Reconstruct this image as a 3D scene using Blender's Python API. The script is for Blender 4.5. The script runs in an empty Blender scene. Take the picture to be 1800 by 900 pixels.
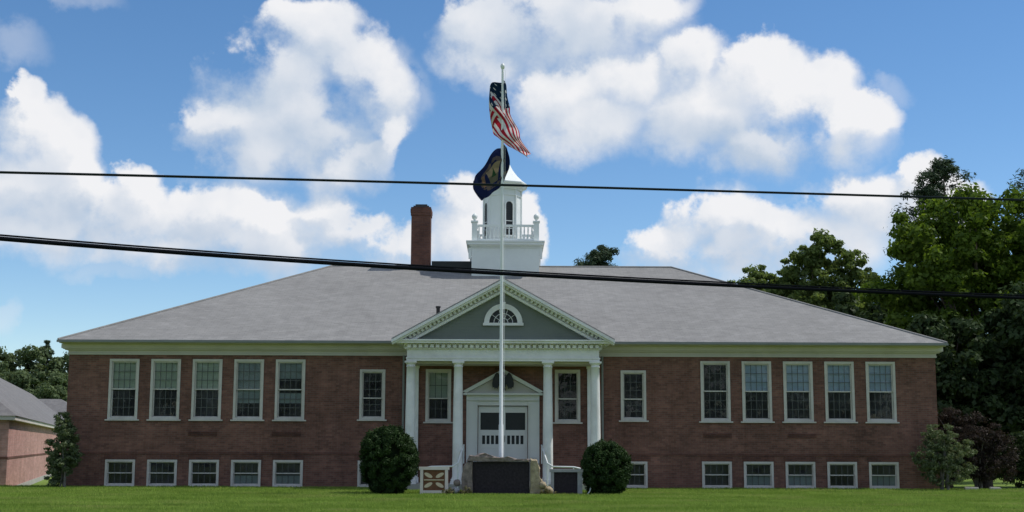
import bpy, math, random
import numpy as np
from mathutils import Vector, Matrix, Quaternion

rng = np.random.default_rng(7)
random.seed(7)
R = math.radians
scene = bpy.context.scene
COL = scene.collection

# ------------------------------------------------------------------ helpers
class MB:
    """collects faces, builds ONE mesh object"""
    def __init__(s): s.v = []; s.f = []; s.sm = []
    def add(s, vs, fs, smooth=False):
        o = len(s.v); s.v += [tuple(v) for v in vs]
        for f in fs: s.f.append(tuple(i + o for i in f)); s.sm.append(smooth)
        return s
    def box(s, x0, x1, y0, y1, z0, z1):
        if x0 > x1: x0, x1 = x1, x0
        if y0 > y1: y0, y1 = y1, y0
        if z0 > z1: z0, z1 = z1, z0
        v = [(x0,y0,z0),(x1,y0,z0),(x1,y1,z0),(x0,y1,z0),(x0,y0,z1),(x1,y0,z1),(x1,y1,z1),(x0,y1,z1)]
        f = [(0,3,2,1),(4,5,6,7),(0,1,5,4),(1,2,6,5),(2,3,7,6),(3,0,4,7)]
        return s.add(v, f)
    def prism(s, poly, y0, y1):
        """poly = (x,z) counter-clockwise seen from -y, extruded y0..y1"""
        n = len(poly)
        v = [(x, y0, z) for x, z in poly] + [(x, y1, z) for x, z in poly]
        f = [tuple(range(n)), tuple(range(2*n-1, n-1, -1))]
        for i in range(n):
            j = (i+1) % n
            f.append((j, i, i+n, j+n))
        return s.add(v, f)
    def strip(s, outer, inner, y0, y1):
        """a band between two open (x,z) polylines of equal length, extruded"""
        n = len(outer)
        for i in range(n-1):
            s.prism([inner[i], inner[i+1], outer[i+1], outer[i]], y0, y1)
        return s
    def lathe(s, prof, cx, cy, n=20, rot=0.0, smooth=True, cap=True):
        """prof = [(r,z)...] bottom to top"""
        o = []; m = len(prof)
        for r, z in prof:
            for k in range(n):
                a = rot + 2*math.pi*k/n
                o.append((cx + r*math.cos(a), cy + r*math.sin(a), z))
        f = []
        for i in range(m-1):
            for k in range(n):
                k2 = (k+1) % n
                f.append((i*n+k, i*n+k2, (i+1)*n+k2, (i+1)*n+k))
        s.add(o, f, smooth)
        if cap:
            s.add(o[:n], [tuple(range(n-1, -1, -1))]); s.add(o[-n:], [tuple(range(n))])
        return s
    def tube(s, pts, rad, n=8, smooth=True):
        pts = [Vector(p) for p in pts]
        if not hasattr(rad, '__len__'): rad = [rad]*len(pts)
        o = []; prev = None
        for i, p in enumerate(pts):
            t = (pts[min(i+1, len(pts)-1)] - pts[max(i-1, 0)]).normalized()
            a = prev if prev is not None else (Vector((1,0,0)) if abs(t.x) < .8 else Vector((0,1,0)))
            u = (a - t*a.dot(t)).normalized(); w = t.cross(u); prev = u
            for k in range(n):
                q = 2*math.pi*k/n
                o.append(tuple(p + (u*math.cos(q) + w*math.sin(q))*rad[i]))
        f = []
        for i in range(len(pts)-1):
            for k in range(n):
                k2 = (k+1) % n
                f.append((i*n+k, i*n+k2, (i+1)*n+k2, (i+1)*n+k))
        s.add(o, f, smooth)
        s.add(o[:n], [tuple(range(n-1, -1, -1))]); s.add(o[-n:], [tuple(range(n))])
        return s
    def build(s, name, mat, parent=None, loc=(0,0,0)):
        me = bpy.data.meshes.new(name); me.from_pydata(s.v, [], s.f)
        me.polygons.foreach_set('use_smooth', s.sm); me.update()
        return link(name, me, mat, parent, loc)

def link(name, me, mat, parent=None, loc=(0,0,0)):
    o = bpy.data.objects.new(name, me); COL.objects.link(o)
    if mat is not None: me.materials.append(mat)
    if parent is not None: o.parent = parent
    o.location = loc
    return o

def empty(name, loc=(0,0,0), rz=0.0):
    o = bpy.data.objects.new(name, None); COL.objects.link(o)
    o.location = loc; o.rotation_euler = (0,0,rz); o.empty_display_size = .3
    return o

def tag(o, label=None, cat=None, group=None, kind=None):
    if label: o['label'] = label
    if cat: o['category'] = cat
    if group: o['group'] = group
    if kind: o['kind'] = kind
    return o

def dup(o, loc, rz=0.0, scale=1.0, label=None):
    c = o.copy(); COL.objects.link(c); c.location = loc; c.rotation_euler = (0,0,rz); c.scale = (scale,)*3
    if label: c['label'] = label
    for ch in o.children:
        d = ch.copy(); COL.objects.link(d); d.parent = c
    return c

def fast_mesh(name, verts, nper):
    """verts: (N*nper,3) -> N faces with nper corners each"""
    n = len(verts)//nper
    me = bpy.data.meshes.new(name)
    me.vertices.add(len(verts)); me.vertices.foreach_set('co', np.asarray(verts, np.float32).ravel())
    me.loops.add(n*nper); me.loops.foreach_set('vertex_index', np.arange(n*nper, dtype=np.int32))
    me.polygons.add(n); me.polygons.foreach_set('loop_start', np.arange(0, n*nper, nper, dtype=np.int32))
    me.polygons.foreach_set('loop_total', np.full(n, nper, np.int32))
    me.update(calc_edges=True)
    return me

# ------------------------------------------------------------------ materials
class NT:
    def __init__(s, tree): s.t = tree; s.t.nodes.clear()
    def n(s, kind, ins=None, **kw):
        x = s.t.nodes.new(kind)
        for k, v in kw.items(): setattr(x, k, v)
        for k, v in (ins or {}).items():
            if isinstance(v, bpy.types.NodeSocket): s.t.links.new(v, x.inputs[k])
            else: x.inputs[k].default_value = v
        return x
    def math(s, op, a, b=0.0, c=0.0, clamp=False):
        return s.n('ShaderNodeMath', {0: a, 1: b, 2: c}, operation=op, use_clamp=clamp).outputs[0]
    def mix(s, f, a, b, bt='MIX'):
        x = s.n('ShaderNodeMix', data_type='RGBA', blend_type=bt)
        for i, v in ((0, f), (6, a), (7, b)):
            if isinstance(v, bpy.types.NodeSocket): s.t.links.new(v, x.inputs[i])
            else: x.inputs[i].default_value = v if i == 0 else (*v[:3], 1)
        return x.outputs[2]
    def rng(s, v, a, b, c=0.0, d=1.0, smooth=False):
        return s.n('ShaderNodeMapRange', {0: v, 1: a, 2: b, 3: c, 4: d}, interpolation_type='SMOOTHSTEP' if smooth else 'LINEAR').outputs[0]

def mat(name):
    m = bpy.data.materials.new(name); m.use_nodes = True
    return m, NT(m.node_tree)

def c4(c): return (c[0], c[1], c[2], 1)

def simple(name, col, rough=.6, var=.12, scale=3.0, metal=0.0, spec=.3, bump=0.0, dirt=None):
    m, t = mat(name)
    tc = t.n('ShaderNodeTexCoord').outputs['Object']
    n1 = t.n('ShaderNodeTexNoise', {'Vector': tc, 'Scale': scale, 'Detail': 6.0, 'Roughness': .6}).outputs[0]
    lo = tuple(x*(1-var) for x in col); hi = tuple(min(1, x*(1+var)) for x in col)
    c = t.mix(t.rng(n1, .3, .7), lo, hi)
    if dirt:
        n2 = t.n('ShaderNodeTexNoise', {'Vector': tc, 'Scale': scale*.35, 'Detail': 8.0, 'Roughness': .7}).outputs[0]
        c = t.mix(t.rng(n2, .5, .75, 0, .7), c, dirt)
    b = t.n('ShaderNodeBsdfPrincipled', {'Base Color': c, 'Roughness': rough, 'Metallic': metal, 'Specular IOR Level': spec})
    if bump:
        nb = t.n('ShaderNodeTexNoise', {'Vector': tc, 'Scale': scale*8, 'Detail': 4.0}).outputs[0]
        bp = t.n('ShaderNodeBump', {'Strength': bump, 'Distance': .02, 'Height': nb})
        t.t.links.new(bp.outputs[0], b.inputs['Normal'])
    o = t.n('ShaderNodeOutputMaterial', {0: b.outputs[0]})
    return m

def brick_mat(name, c1, c2, mortar, big=.35):
    m, t = mat(name)
    tc = t.n('ShaderNodeTexCoord').outputs['Object']
    sp = t.n('ShaderNodeSeparateXYZ', {0: tc})
    u = t.math('ADD', sp.outputs[0], sp.outputs[1])
    vec = t.n('ShaderNodeCombineXYZ', {0: u, 1: sp.outputs[2], 2: 0.0}).outputs[0]
    br = t.n('ShaderNodeTexBrick', {'Vector': vec, 'Color1': c4(c1), 'Color2': c4(c2), 'Mortar': c4(mortar), 'Scale': 1.0, 'Mortar Size': .006,
                                    'Mortar Smooth': .3, 'Bias': 0.0, 'Brick Width': .215, 'Row Height': .075})
    n1 = t.n('ShaderNodeTexNoise', {'Vector': tc, 'Scale': .55, 'Detail': 7.0, 'Roughness': .62}).outputs[0]
    n2 = t.n('ShaderNodeTexNoise', {'Vector': tc, 'Scale': 5.0, 'Detail': 5.0, 'Roughness': .7}).outputs[0]
    k = t.math('ADD', t.rng(n1, .3, .7, 1-big, 1+big*.6), t.rng(n2, .3, .7, -.14, .14))
    # horizontal weathering streaks along the courses
    vs = t.n('ShaderNodeMapping', {'Vector': tc, 'Scale': (.5, .5, 4.0)}).outputs[0]
    n3 = t.n('ShaderNodeTexNoise', {'Vector': vs, 'Scale': 1.4, 'Detail': 5.0}).outputs[0]
    # rain streaks running down the wall
    vd = t.n('ShaderNodeMapping', {'Vector': tc, 'Scale': (2.2, 2.2, .22)}).outputs[0]
    n4 = t.n('ShaderNodeTexNoise', {'Vector': vd, 'Scale': 1.3, 'Detail': 6.0, 'Roughness': .65}).outputs[0]
    k = t.math('MULTIPLY', k, t.rng(n4, .5, .72, 1.03, .80))
    k = t.math('MULTIPLY', k, t.rng(n3, .3, .7, .88, 1.1))
    kk = t.n('ShaderNodeCombineXYZ', {0: k, 1: k, 2: k}).outputs[0]
    c = t.mix(1.0, br.outputs[0], kk, 'MULTIPLY')
    b = t.n('ShaderNodeBsdfPrincipled', {'Base Color': c, 'Roughness': .85, 'Specular IOR Level': .2})
    bp = t.n('ShaderNodeBump', {'Strength': .5, 'Distance': .01, 'Height': t.math('SUBTRACT', 1.0, br.outputs[1])})
    t.t.links.new(bp.outputs[0], b.inputs['Normal'])
    t.n('ShaderNodeOutputMaterial', {0: b.outputs[0]})
    return m

def shingle_mat(name, c1, c2):
    m, t = mat(name)
    tc = t.n('ShaderNodeTexCoord').outputs['Object']
    nm = t.n('ShaderNodeNewGeometry').outputs['Normal']
    sp = t.n('ShaderNodeSeparateXYZ', {0: tc}); ns = t.n('ShaderNodeSeparateXYZ', {0: nm})
    side = t.math('GREATER_THAN', t.math('ABSOLUTE', ns.outputs[0]), t.math('ABSOLUTE', ns.outputs[1]))
    u = t.n('ShaderNodeMix', {0: side, 2: sp.outputs[0], 3: sp.outputs[1]}, data_type='FLOAT').outputs[0]
    vec = t.n('ShaderNodeCombineXYZ', {0: u, 1: t.math('MULTIPLY', sp.outputs[2], 2.4), 2: 0.0}).outputs[0]
    br = t.n('ShaderNodeTexBrick', {'Vector': vec, 'Color1': c4(c1), 'Color2': c4(c2), 'Mortar': c4([x*.7 for x in c1]), 'Scale': 1.0, 'Mortar Size': .008,
                                    'Mortar Smooth': .4, 'Bias': 0.0, 'Brick Width': .32, 'Row Height': .14}, offset=.37)
    n1 = t.n('ShaderNodeTexNoise', {'Vector': t.n('ShaderNodeMapping', {'Vector': tc, 'Scale': (1, 1, 2.2)}).outputs[0], 'Scale': 1.7, 'Detail': 8.0, 'Roughness': .78}).outputs[0]
    n2 = t.n('ShaderNodeTexNoise', {'Vector': tc, 'Scale': .22, 'Detail': 3.0}).outputs[0]
    k = t.math('MULTIPLY', t.rng(n1, .32, .68, .86, 1.14), t.rng(n2, .3, .7, .94, 1.06))
    kk = t.n('ShaderNodeCombineXYZ', {0: k, 1: k, 2: k}).outputs[0]
    c = t.mix(1.0, br.outputs[0], kk, 'MULTIPLY')
    b = t.n('ShaderNodeBsdfPrincipled', {'Base Color': c, 'Roughness': .92, 'Specular IOR Level': .15})
    t.n('ShaderNodeOutputMaterial', {0: b.outputs[0]})
    return m

def leaf_mat(name, lo, hi, trans=.35, nscale=.5):
    m, t = mat(name)
    g = t.n('ShaderNodeNewGeometry')
    tc = t.n('ShaderNodeTexCoord').outputs['Object']
    n1 = t.n('ShaderNodeTexNoise', {'Vector': tc, 'Scale': nscale, 'Detail': 3.0}).outputs[0]
    f = t.math('ADD', t.math('MULTIPLY', g.outputs['Random Per Island'], .55), t.rng(n1, .3, .7, 0.0, .45))
    c = t.mix(f, lo, hi)
    d = t.n('ShaderNodeBsdfDiffuse', {0: c})
    gl = t.n('ShaderNodeBsdfGlossy', {0: (.8, .85, .8, 1), 1: .5})
    tr = t.n('ShaderNodeBsdfTranslucent', {0: t.mix(.5, c, t.mix(1.0, c, (1.0, 1.0, .3), 'MULTIPLY'))})
    x = t.n('ShaderNodeMixShader', {0: trans, 1: d.outputs[0], 2: tr.outputs[0]})
    y = t.n('ShaderNodeMixShader', {0: .012, 1: x.outputs[0], 2: gl.outputs[0]})
    t.n('ShaderNodeOutputMaterial', {0: y.outputs[0]})
    return m

def grass_mat(name, lo, hi):
    m, t = mat(name)
    g = t.n('ShaderNodeNewGeometry'); tc = t.n('ShaderNodeTexCoord').outputs['Object']
    n1 = t.n('ShaderNodeTexNoise', {'Vector': tc, 'Scale': .45, 'Detail': 6.0, 'Roughness': .7}).outputs[0]
    n2 = t.n('ShaderNodeTexNoise', {'Vector': t.n('ShaderNodeMapping', {'Vector': tc, 'Location': (9, 4, 0), 'Scale': (.35, 1, 1)}).outputs[0], 'Scale': .8, 'Detail': 5.0, 'Roughness': .65}).outputs[0]
    f = t.math('ADD', t.math('MULTIPLY', g.outputs['Random Per Island'], .35), t.rng(n1, .35, .65, 0.0, .65))
    c = t.mix(f, lo, hi)
    c = t.mix(t.rng(n2, .52, .70, 0, .75), c, (.36, .36, .13))      # drier, yellower patches
    c = t.mix(t.rng(n2, .30, .42, .6, 0), c, (.07, .13, .03))       # lush clover patches
    d = t.n('ShaderNodeBsdfDiffuse', {0: c}); tr = t.n('ShaderNodeBsdfTranslucent', {0: c})
    x = t.n('ShaderNodeMixShader', {0: .4, 1: d.outputs[0], 2: tr.outputs[0]})
    t.n('ShaderNodeOutputMaterial', {0: x.outputs[0]})
    return m

def glass_mat(name, tint=(.75, .8, .8)):
    m, t = mat(name)
    tc = t.n('ShaderNodeTexCoord').outputs['Object']
    n1 = t.n('ShaderNodeTexNoise', {'Vector': tc, 'Scale': 2.3, 'Detail': 1.0}).outputs[0]
    bp = t.n('ShaderNodeBump', {'Strength': .12, 'Distance': .05, 'Height': n1})
    fr = t.n('ShaderNodeFresnel', {0: 1.5, 'Normal': bp.outputs[0]})
    tr = t.n('ShaderNodeBsdfTransparent', {0: c4(tint)})
    gl = t.n('ShaderNodeBsdfGlossy', {0: (1, 1, 1, 1), 1: .03, 'Normal': bp.outputs[0]})
    x = t.n('ShaderNodeMixShader', {0: t.math('MULTIPLY', fr.outputs[0], .5, clamp=True), 1: tr.outputs[0], 2: gl.outputs[0]})
    # thin film of dust and smears on the outside of the glass
    nd = t.n('ShaderNodeTexNoise', {'Vector': tc, 'Scale': 1.1, 'Detail': 6.0}).outputs[0]
    df = t.n('ShaderNodeBsdfDiffuse', {0: (.46, .47, .50, 1)})
    x = t.n('ShaderNodeMixShader', {0: t.rng(nd, .3, .7, .02, .10), 1: x.outputs[0], 2: df.outputs[0]})
    t.n('ShaderNodeOutputMaterial', {0: x.outputs[0]})
    return m

M = dict(
    brick=brick_mat('brick', (.225, .106, .080), (.145, .070, .056), (.165, .13, .108)),
    brick_pink=brick_mat('brick_pink', (.50, .28, .25), (.40, .215, .19), (.44, .34, .31), .16),
    brick_dark=brick_mat('brick_chimney', (.17, .075, .055), (.12, .055, .045), (.12, .09, .08)),
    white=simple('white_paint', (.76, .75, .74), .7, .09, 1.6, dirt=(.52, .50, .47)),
    trim=simple('window_paint', (.55, .52, .48), .7, .09, 2.0, dirt=(.36, .33, .29)),
    muntin=simple('muntin_paint', (.10, .105, .10), .5, .05, 2.0),
    cup=simple('cupola_paint', (.74, .77, .76), .5, .05, 1.0, dirt=(.55, .58, .58)),
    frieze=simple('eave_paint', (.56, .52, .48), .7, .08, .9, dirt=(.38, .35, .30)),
    gutter=simple('gutter_metal', (.20, .21, .20), .5, .1, 2),
    tymp=simple('grey_boarding', (.17, .19, .17), .7, .10, .9),
    door=simple('door_paint', (.66, .66, .63), .55, .05, 1.5),
    dark=simple('dark_metal', (.025, .028, .03), .5, .1, 5),
    shingle=shingle_mat('shingles', (.258, .255, .248), (.222, .219, .214)),
    shingle_dark=shingle_mat('old_shingles', (.19, .185, .185), (.15, .145, .15)),
    glass=glass_mat('window_glass'),
    blind_green=simple('cloth_blind', (.56, .60, .47), .9, .12, 1.5),
    blind_blue=simple('blue_blind', (.52, .62, .76), .9, .10, 1.5),  # blinds with the bluish sky reflection painted into their colour
    blind_grey=simple('grey_blind', (.32, .36, .35), .9, .10, 1.5),  # grey of real blinds and of the painted basement reflections
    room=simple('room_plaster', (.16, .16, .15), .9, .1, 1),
    concrete=simple('concrete', (.38, .37, .34), .9, .12, 2, dirt=(.25, .24, .22)),
    granite=simple('polished_granite', (.030, .024, .030), .45, .35, 14, spec=.12),
    rough=simple('rough_stone', (.24, .195, .175), .95, .45, 5.5, bump=1.0, dirt=(.11, .085, .085)),
    tan=simple('tan_stone', (.40, .33, .22), .95, .35, 7, bump=1.0, dirt=(.17, .13, .10)),
    stone_grey=simple('grey_stone', (.33, .33, .34), .9, .15, 5, bump=.4),
    cable=simple('cable_rubber', (.008, .009, .012), 1.0, .1, 3, spec=0),
    wire=simple('weathered_wire', (.028, .034, .045), 1.0, .1, 3, spec=0),
    pole=simple('pole_paint', (.72, .74, .74), .35, .05, 3, spec=.5),
    bark=simple('bark', (.10, .08, .065), .95, .3, 6, bump=.6),
    pbark=simple('grey_bark', (.16, .145, .13), .95, .25, 6, bump=.6),
    rust=simple('brown_boards', (.16, .075, .04), .8, .3, 8),
    cream=simple('cream_paint', (.62, .52, .38), .7, .12, 8),
    pinkwhite=simple('off_white_frame', (.70, .62, .58), .6, .06, 4),
    twig=simple('dark_twigs', (.012, .020, .009), .95, .4, 9, spec=0, bump=.8),
    tin=simple('vent_metal', (.05, .05, .055), .5, .1, 4),
)
L = dict(
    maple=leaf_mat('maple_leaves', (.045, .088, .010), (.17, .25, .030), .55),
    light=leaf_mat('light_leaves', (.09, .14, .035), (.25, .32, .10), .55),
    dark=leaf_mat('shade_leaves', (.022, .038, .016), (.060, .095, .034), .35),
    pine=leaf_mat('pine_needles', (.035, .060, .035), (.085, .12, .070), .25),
    yew=leaf_mat('yew_needles', (.012, .028, .010), (.040, .075, .018), .15, 1.5),
    sage=leaf_mat('sage_leaves', (.065, .09, .042), (.20, .24, .12), .3, 1.5),
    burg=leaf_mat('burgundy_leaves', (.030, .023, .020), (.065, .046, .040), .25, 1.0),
    hill=leaf_mat('hill_leaves', (.075, .11, .050), (.16, .21, .10), .35),  # distance haze painted in as paler leaf greens
    flower=leaf_mat('low_plants', (.05, .08, .02), (.30, .24, .12), .3, 6.0),
    grass=grass_mat('grass_blades', (.15, .24, .036), (.32, .43, .095)),
)

# ------------------------------------------------------------------ camera, light, sky
cam = bpy.data.cameras.new('camera'); co = bpy.data.objects.new('camera', cam); COL.objects.link(co)
cam.sensor_width = 36; cam.lens = 46.3; cam.clip_end = 3000; cam.clip_start = .1
co.matrix_world = Matrix.Translation((0, -51, 1.6)) @ (Matrix.Rotation(R(-.37), 4, 'Z') @ Matrix.Rotation(R(98.2), 4, 'X') @ Matrix.Rotation(R(.2), 4, 'Z'))
scene.camera = co

SUN_EL, SUN_AZ = 57.0, 79.0           # azimuth from +y (north) towards +x (east)
sd = Vector((math.sin(R(SUN_AZ))*math.cos(R(SUN_EL)), math.cos(R(SUN_AZ))*math.cos(R(SUN_EL)), math.sin(R(SUN_EL))))
sun = bpy.data.lights.new('sun', 'SUN'); sun.energy = 3.6; sun.angle = R(.53); sun.color = (1, .955, .88)
so = bpy.data.objects.new('sun', sun); COL.objects.link(so); so.rotation_euler = sd.to_track_quat('Z', 'Y').to_euler()
so.location = sd*60

CLOUDS = [(-20.75, 13.64, 0.8, 0.96), (-20.03, 12.62, 1.69, 1.38), (-18.98, 11.89, 1.82, 1.44), (-19.69, 10.44, 2.83, 1.74), (-17.9, 10.84, 1.1, 1.12), (-19.83, 8.98, 2.47, 0.79), (-15.24, 10.76, 1.13, 0.95), (-15.66, 9.69, 2.47, 1.31), (-12.6, 9.83, 2.53, 1.2), (-10.31, 9.61, 2.2, 1.21), (-11.49, 8.84, 4.63, 1.02), (-14.32, 8.36, 3.33, 0.72), (-8.56, 17.48, 2.31, 1.47), (-10.26, 16.01, 2.61, 1.55), (-6.77, 16.17, 2.65, 1.92), (-9.72, 14.48, 2.86, 1.39), (-11.79, 14.11, 2.25, 0.86), (-10.9, 13.1, 1.84, 1.2), (-8.21, 13.57, 2.12, 1.45), (-5.11, 13.5, 0.8, 0.88), (-7.18, 12.03, 1.49, 0.78), (-5.94, 12.6, 1.2, 0.83), (-5.74, 15.24, 2.02, 1.45), (-0.95, 18.11, 2.36, 1.48), (2.51, 18.6, 4.21, 1.48), (5.97, 18.71, 2.83, 1.0), (-1.07, 16.79, 1.94, 0.97), (2.51, 15.22, 2.16, 1.34), (5.18, 15.91, 2.47, 1.35), (8.34, 16.48, 1.7, 1.39), (11.31, 15.95, 2.15, 1.28), (13.48, 15.0, 2.11, 1.42), (15.25, 13.95, 1.74, 0.99), (8.93, 14.48, 2.96, 1.35), (12.09, 13.03, 2.88, 1.11), (3.9, 14.35, 3.02, 1.07), (14.27, 13.29, 2.13, 1.05), (17.49, 11.17, 1.28, 1.04), (15.12, 10.19, 1.96, 1.15), (9.45, 9.72, 1.75, 1.17), (11.51, 9.3, 2.39, 1.12), (7.71, 8.6, 2.2, 0.88), (10.28, 8.36, 3.83, 0.98), (13.42, 8.76, 2.82, 1.21), (18.81, 9.96, 2.01, 1.31), (-2.15, 10.53, 1.16, 1.04), (-2.14, 9.05, 1.55, 1.33), (1.67, 9.49, 0.8, 1.09), (-6.13, 9.36, 1.99, 0.98), (-4.38, 8.77, 1.99, 1.13), (-7.38, 10.31, 1.24, 0.73)]
WISPS = [(-21.11, 15.96, 1.68, 0.81), (-18.95, 17.95, 2.09, 0.5), (-20.84, 5.38, 0.56, 0.78), (16.7, 14.8, 0.93, 0.61), (-8.08, 8.33, 2.96, 0.64), (-16.59, 7.32, 2.08, 0.47), (-3.97, 14.55, 1.01, 0.73), (6.71, 17.2, 1.51, 0.96)]
# darker, thinner cloud bodies
GREY = [(-9.2, 15.2, 3.6, 2.6), (-7.2, 12.6, 2.4, 1.4), (0.5, 18.4, 4.5, 1.8), (12.3, 13.0, 3.0, 1.2), (-18.5, 9.4, 3.4, .9), (-10.5, 8.6, 4.5, .8), (-5.5, 9.2, 2.4, 1.2), (10.5, 8.2, 4.5, .7)]

w = bpy.data.worlds.new('World'); scene.world = w; w.use_nodes = True
t = NT(w.node_tree)
w.cycles.sampling_method = 'MANUAL'; w.cycles.sample_map_resolution = 512
sky = t.n('ShaderNodeTexSky', sky_type='NISHITA', sun_disc=False, sun_elevation=R(SUN_EL), sun_rotation=R(SUN_AZ), altitude=1500, air_density=1.0, dust_density=.12, ozone_density=1.3)
dirv = t.n('ShaderNodeTexCoord').outputs['Generated']
sp = t.n('ShaderNodeSeparateXYZ', {0: dirv})
az = t.math('MULTIPLY', t.math('ARCTAN2', sp.outputs[0], sp.outputs[1]), 57.2958)
el = t.math('MULTIPLY', t.math('ARCSINE', sp.outputs[2]), 57.2958)
# domain warp gives the billowing outline
nw = t.n('ShaderNodeTexNoise', {'Vector': dirv, 'Scale': 13.0, 'Detail': 6.0, 'Roughness': .62}, noise_dimensions='3D')
nws = t.n('ShaderNodeSeparateColor', {0: nw.outputs[1]})
azw = t.math('ADD', az, t.math('MULTIPLY', t.math('SUBTRACT', nws.outputs[0], .5), 4.6))
elw = t.math('ADD', el, t.math('MULTIPLY', t.math('SUBTRACT', nws.outputs[1], .5), 3.4))
P = t.n('ShaderNodeCombineXYZ', {0: azw, 1: elw, 2: 0.0}).outputs[0]
def blobs(lst, P, amp):
    acc = None
    for a, e, ra, re in lst:
        d = t.n('ShaderNodeVectorMath', {0: P, 1: (a, e, 0)}, operation='SUBTRACT').outputs[0]
        d = t.n('ShaderNodeVectorMath', {0: d, 1: (1/(ra*1.13), 1/(re*1.12), 0)}, operation='MULTIPLY').outputs[0]
        # the underside of a cumulus frays out, so the lower half falls off more slowly
        d = t.n('ShaderNodeVectorMath', {0: d, 1: t.n('ShaderNodeVectorMath', {0: d, 1: (1, .74, 1)}, operation='MULTIPLY').outputs[0]}, operation='MAXIMUM').outputs[0]
        d = t.n('ShaderNodeVectorMath', {0: d, 1: d}, operation='DOT_PRODUCT').outputs['Value']
        d = t.math('SUBTRACT', amp, t.math('MULTIPLY', d, amp))
        acc = d if acc is None else t.math('SMOOTH_MAX', acc, d, .35)
    return acc
field = blobs(CLOUDS, P, 1.0)
P2 = t.n('ShaderNodeVectorMath', {0: P, 1: (.55, .85, 0)}, operation='ADD').outputs[0]
field_up = blobs(CLOUDS, P2, 1.0)
topness = t.math('SUBTRACT', t.math('MAXIMUM', field, -.3), t.math('MAXIMUM', field_up, -.6))
# elsewhere in the sky (behind and beside the camera) scattered cumulus of the same kind
n_far = t.n('ShaderNodeTexNoise', {'Vector': t.n('ShaderNodeMapping', {'Vector': dirv, 'Scale': (1, 1, 2.2)}).outputs[0], 'Scale': 3.2, 'Detail': 5.0}).outputs[0]
front = t.math('MULTIPLY', t.rng(t.math('ABSOLUTE', az), 24, 32), 1.0)
front = t.math('MAXIMUM', front, t.rng(el, 21, 27))
field = t.math('MAXIMUM', field, t.math('SUBTRACT', t.math('MULTIPLY', t.math('MULTIPLY', t.math('SUBTRACT', n_far, .50), 6.0), front), t.math('MULTIPLY', t.math('SUBTRACT', 1.0, front), 2.0)))
n_det = t.n('ShaderNodeTexNoise', {'Vector': dirv, 'Scale': 26.0, 'Detail': 9.0, 'Roughness': .57}).outputs[0]
dens = t.math('ADD', field, t.math('MULTIPLY', t.math('SUBTRACT', n_det, .5), 1.9))
greyc = blobs(GREY, P, 1.0)
n_h = t.n('ShaderNodeTexNoise', {'Vector': t.n('ShaderNodeMapping', {'Vector': dirv, 'Location': (3.1, 0, 1.7)}).outputs[0], 'Scale': 12.0, 'Detail': 7.0, 'Roughness': .6}).outputs[0]
thin = t.math('MULTIPLY', t.rng(greyc, -.5, .6, .25, 1.0, True), t.rng(n_h, .46, .68, 0, 1.05))
dens = t.math('SUBTRACT', dens, thin)
mask = t.rng(dens, t.rng(topness, -.2, .35, -.75, -.18), t.rng(topness, -.2, .35, .95, .45), 0, 1, True)
wf = blobs(WISPS, P, 1.0)
wm = t.math('MULTIPLY', t.rng(t.math('ADD', wf, t.math('MULTIPLY', t.math('SUBTRACT', n_det, .5), 1.8)), .0, 1.0, 0, 1, True), .28)
mask = t.math('MAXIMUM', mask, wm)
# relief inside the clouds: thick parts are brightest towards the sun, bases blue grey
off = t.n('ShaderNodeVectorMath', {0: dirv, 1: (.012, 0, .018)}, operation='ADD').outputs[0]
n_a = t.n('ShaderNodeTexNoise', {'Vector': dirv, 'Scale': 11.0, 'Detail': 4.0, 'Roughness': .5}).outputs[0]
n_b = t.n('ShaderNodeTexNoise', {'Vector': off, 'Scale': 11.0, 'Detail': 4.0, 'Roughness': .5}).outputs[0]
relief = t.math('MULTIPLY', t.math('SUBTRACT', n_a, n_b), 1.7)
lit = t.math('ADD', t.math('ADD', .58, t.rng(topness, -.35, .55, -.20, .42, True)), relief)
lit = t.math('SUBTRACT', lit, t.math('MULTIPLY', t.rng(greyc, -.6, .8, 0, 1, True), .34))
lit = t.math('ADD', lit, t.math('MULTIPLY', t.math('SUBTRACT', n_det, .5), .35), clamp=True)
ccol = t.mix(lit, (.55, .65, .79), (.95, .955, .98))
K = .132                                  # sky strength
ccol2 = t.n('ShaderNodeVectorMath', {0: ccol, 3: .93/K}, operation='SCALE').outputs[0]
skyc = t.n('ShaderNodeHueSaturation', {'Saturation': 1.22, 'Value': 1.0, 'Color': sky.outputs[0]}).outputs[0]
mx = t.mix(mask, skyc, ccol2)
bg = t.n('ShaderNodeBackground', {0: mx, 1: K})
t.n('ShaderNodeOutputWorld', {0: bg.outputs[0]})

vs = scene.view_settings
vs.view_transform = 'Standard'; vs.look = 'None'; vs.gamma = 1; vs.exposure = 0; vs.use_curve_mapping = False
scene.render.engine = 'CYCLES'
scene.cycles.max_bounces = 8; scene.cycles.transparent_max_bounces = 16; scene.cycles.diffuse_bounces = 3

# ------------------------------------------------------------------ the ground
def ground_z(x, y):
    """flat lawn that falls away gently beside and behind the school"""
    k = np.clip((y - .2)/13.0, 0, 1); k = k*k*(3 - 2*k)
    return -.55*k
gx = np.unique(np.concatenate([np.linspace(-600, -60, 14), np.linspace(-60, 60, 61), np.linspace(60, 600, 14)]))
gy = np.unique(np.concatenate([np.linspace(-300, -60, 8), np.linspace(-60, 40, 81), np.linspace(40, 900, 20)]))
X, Y = np.meshgrid(gx, gy); Z = ground_z(X, Y)
nx = len(gx); vv = np.stack([X.ravel(), Y.ravel(), Z.ravel()], 1)
ff = [(j*nx+i, j*nx+i+1, (j+1)*nx+i+1, (j+1)*nx+i) for j in range(len(gy)-1) for i in range(nx-1)]
me = bpy.data.meshes.new('lawn'); me.from_pydata(vv.tolist(), [], ff); me.update()
mg, t = mat('lawn_ground')
tc = t.n('ShaderNodeTexCoord').outputs['Object']
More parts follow.
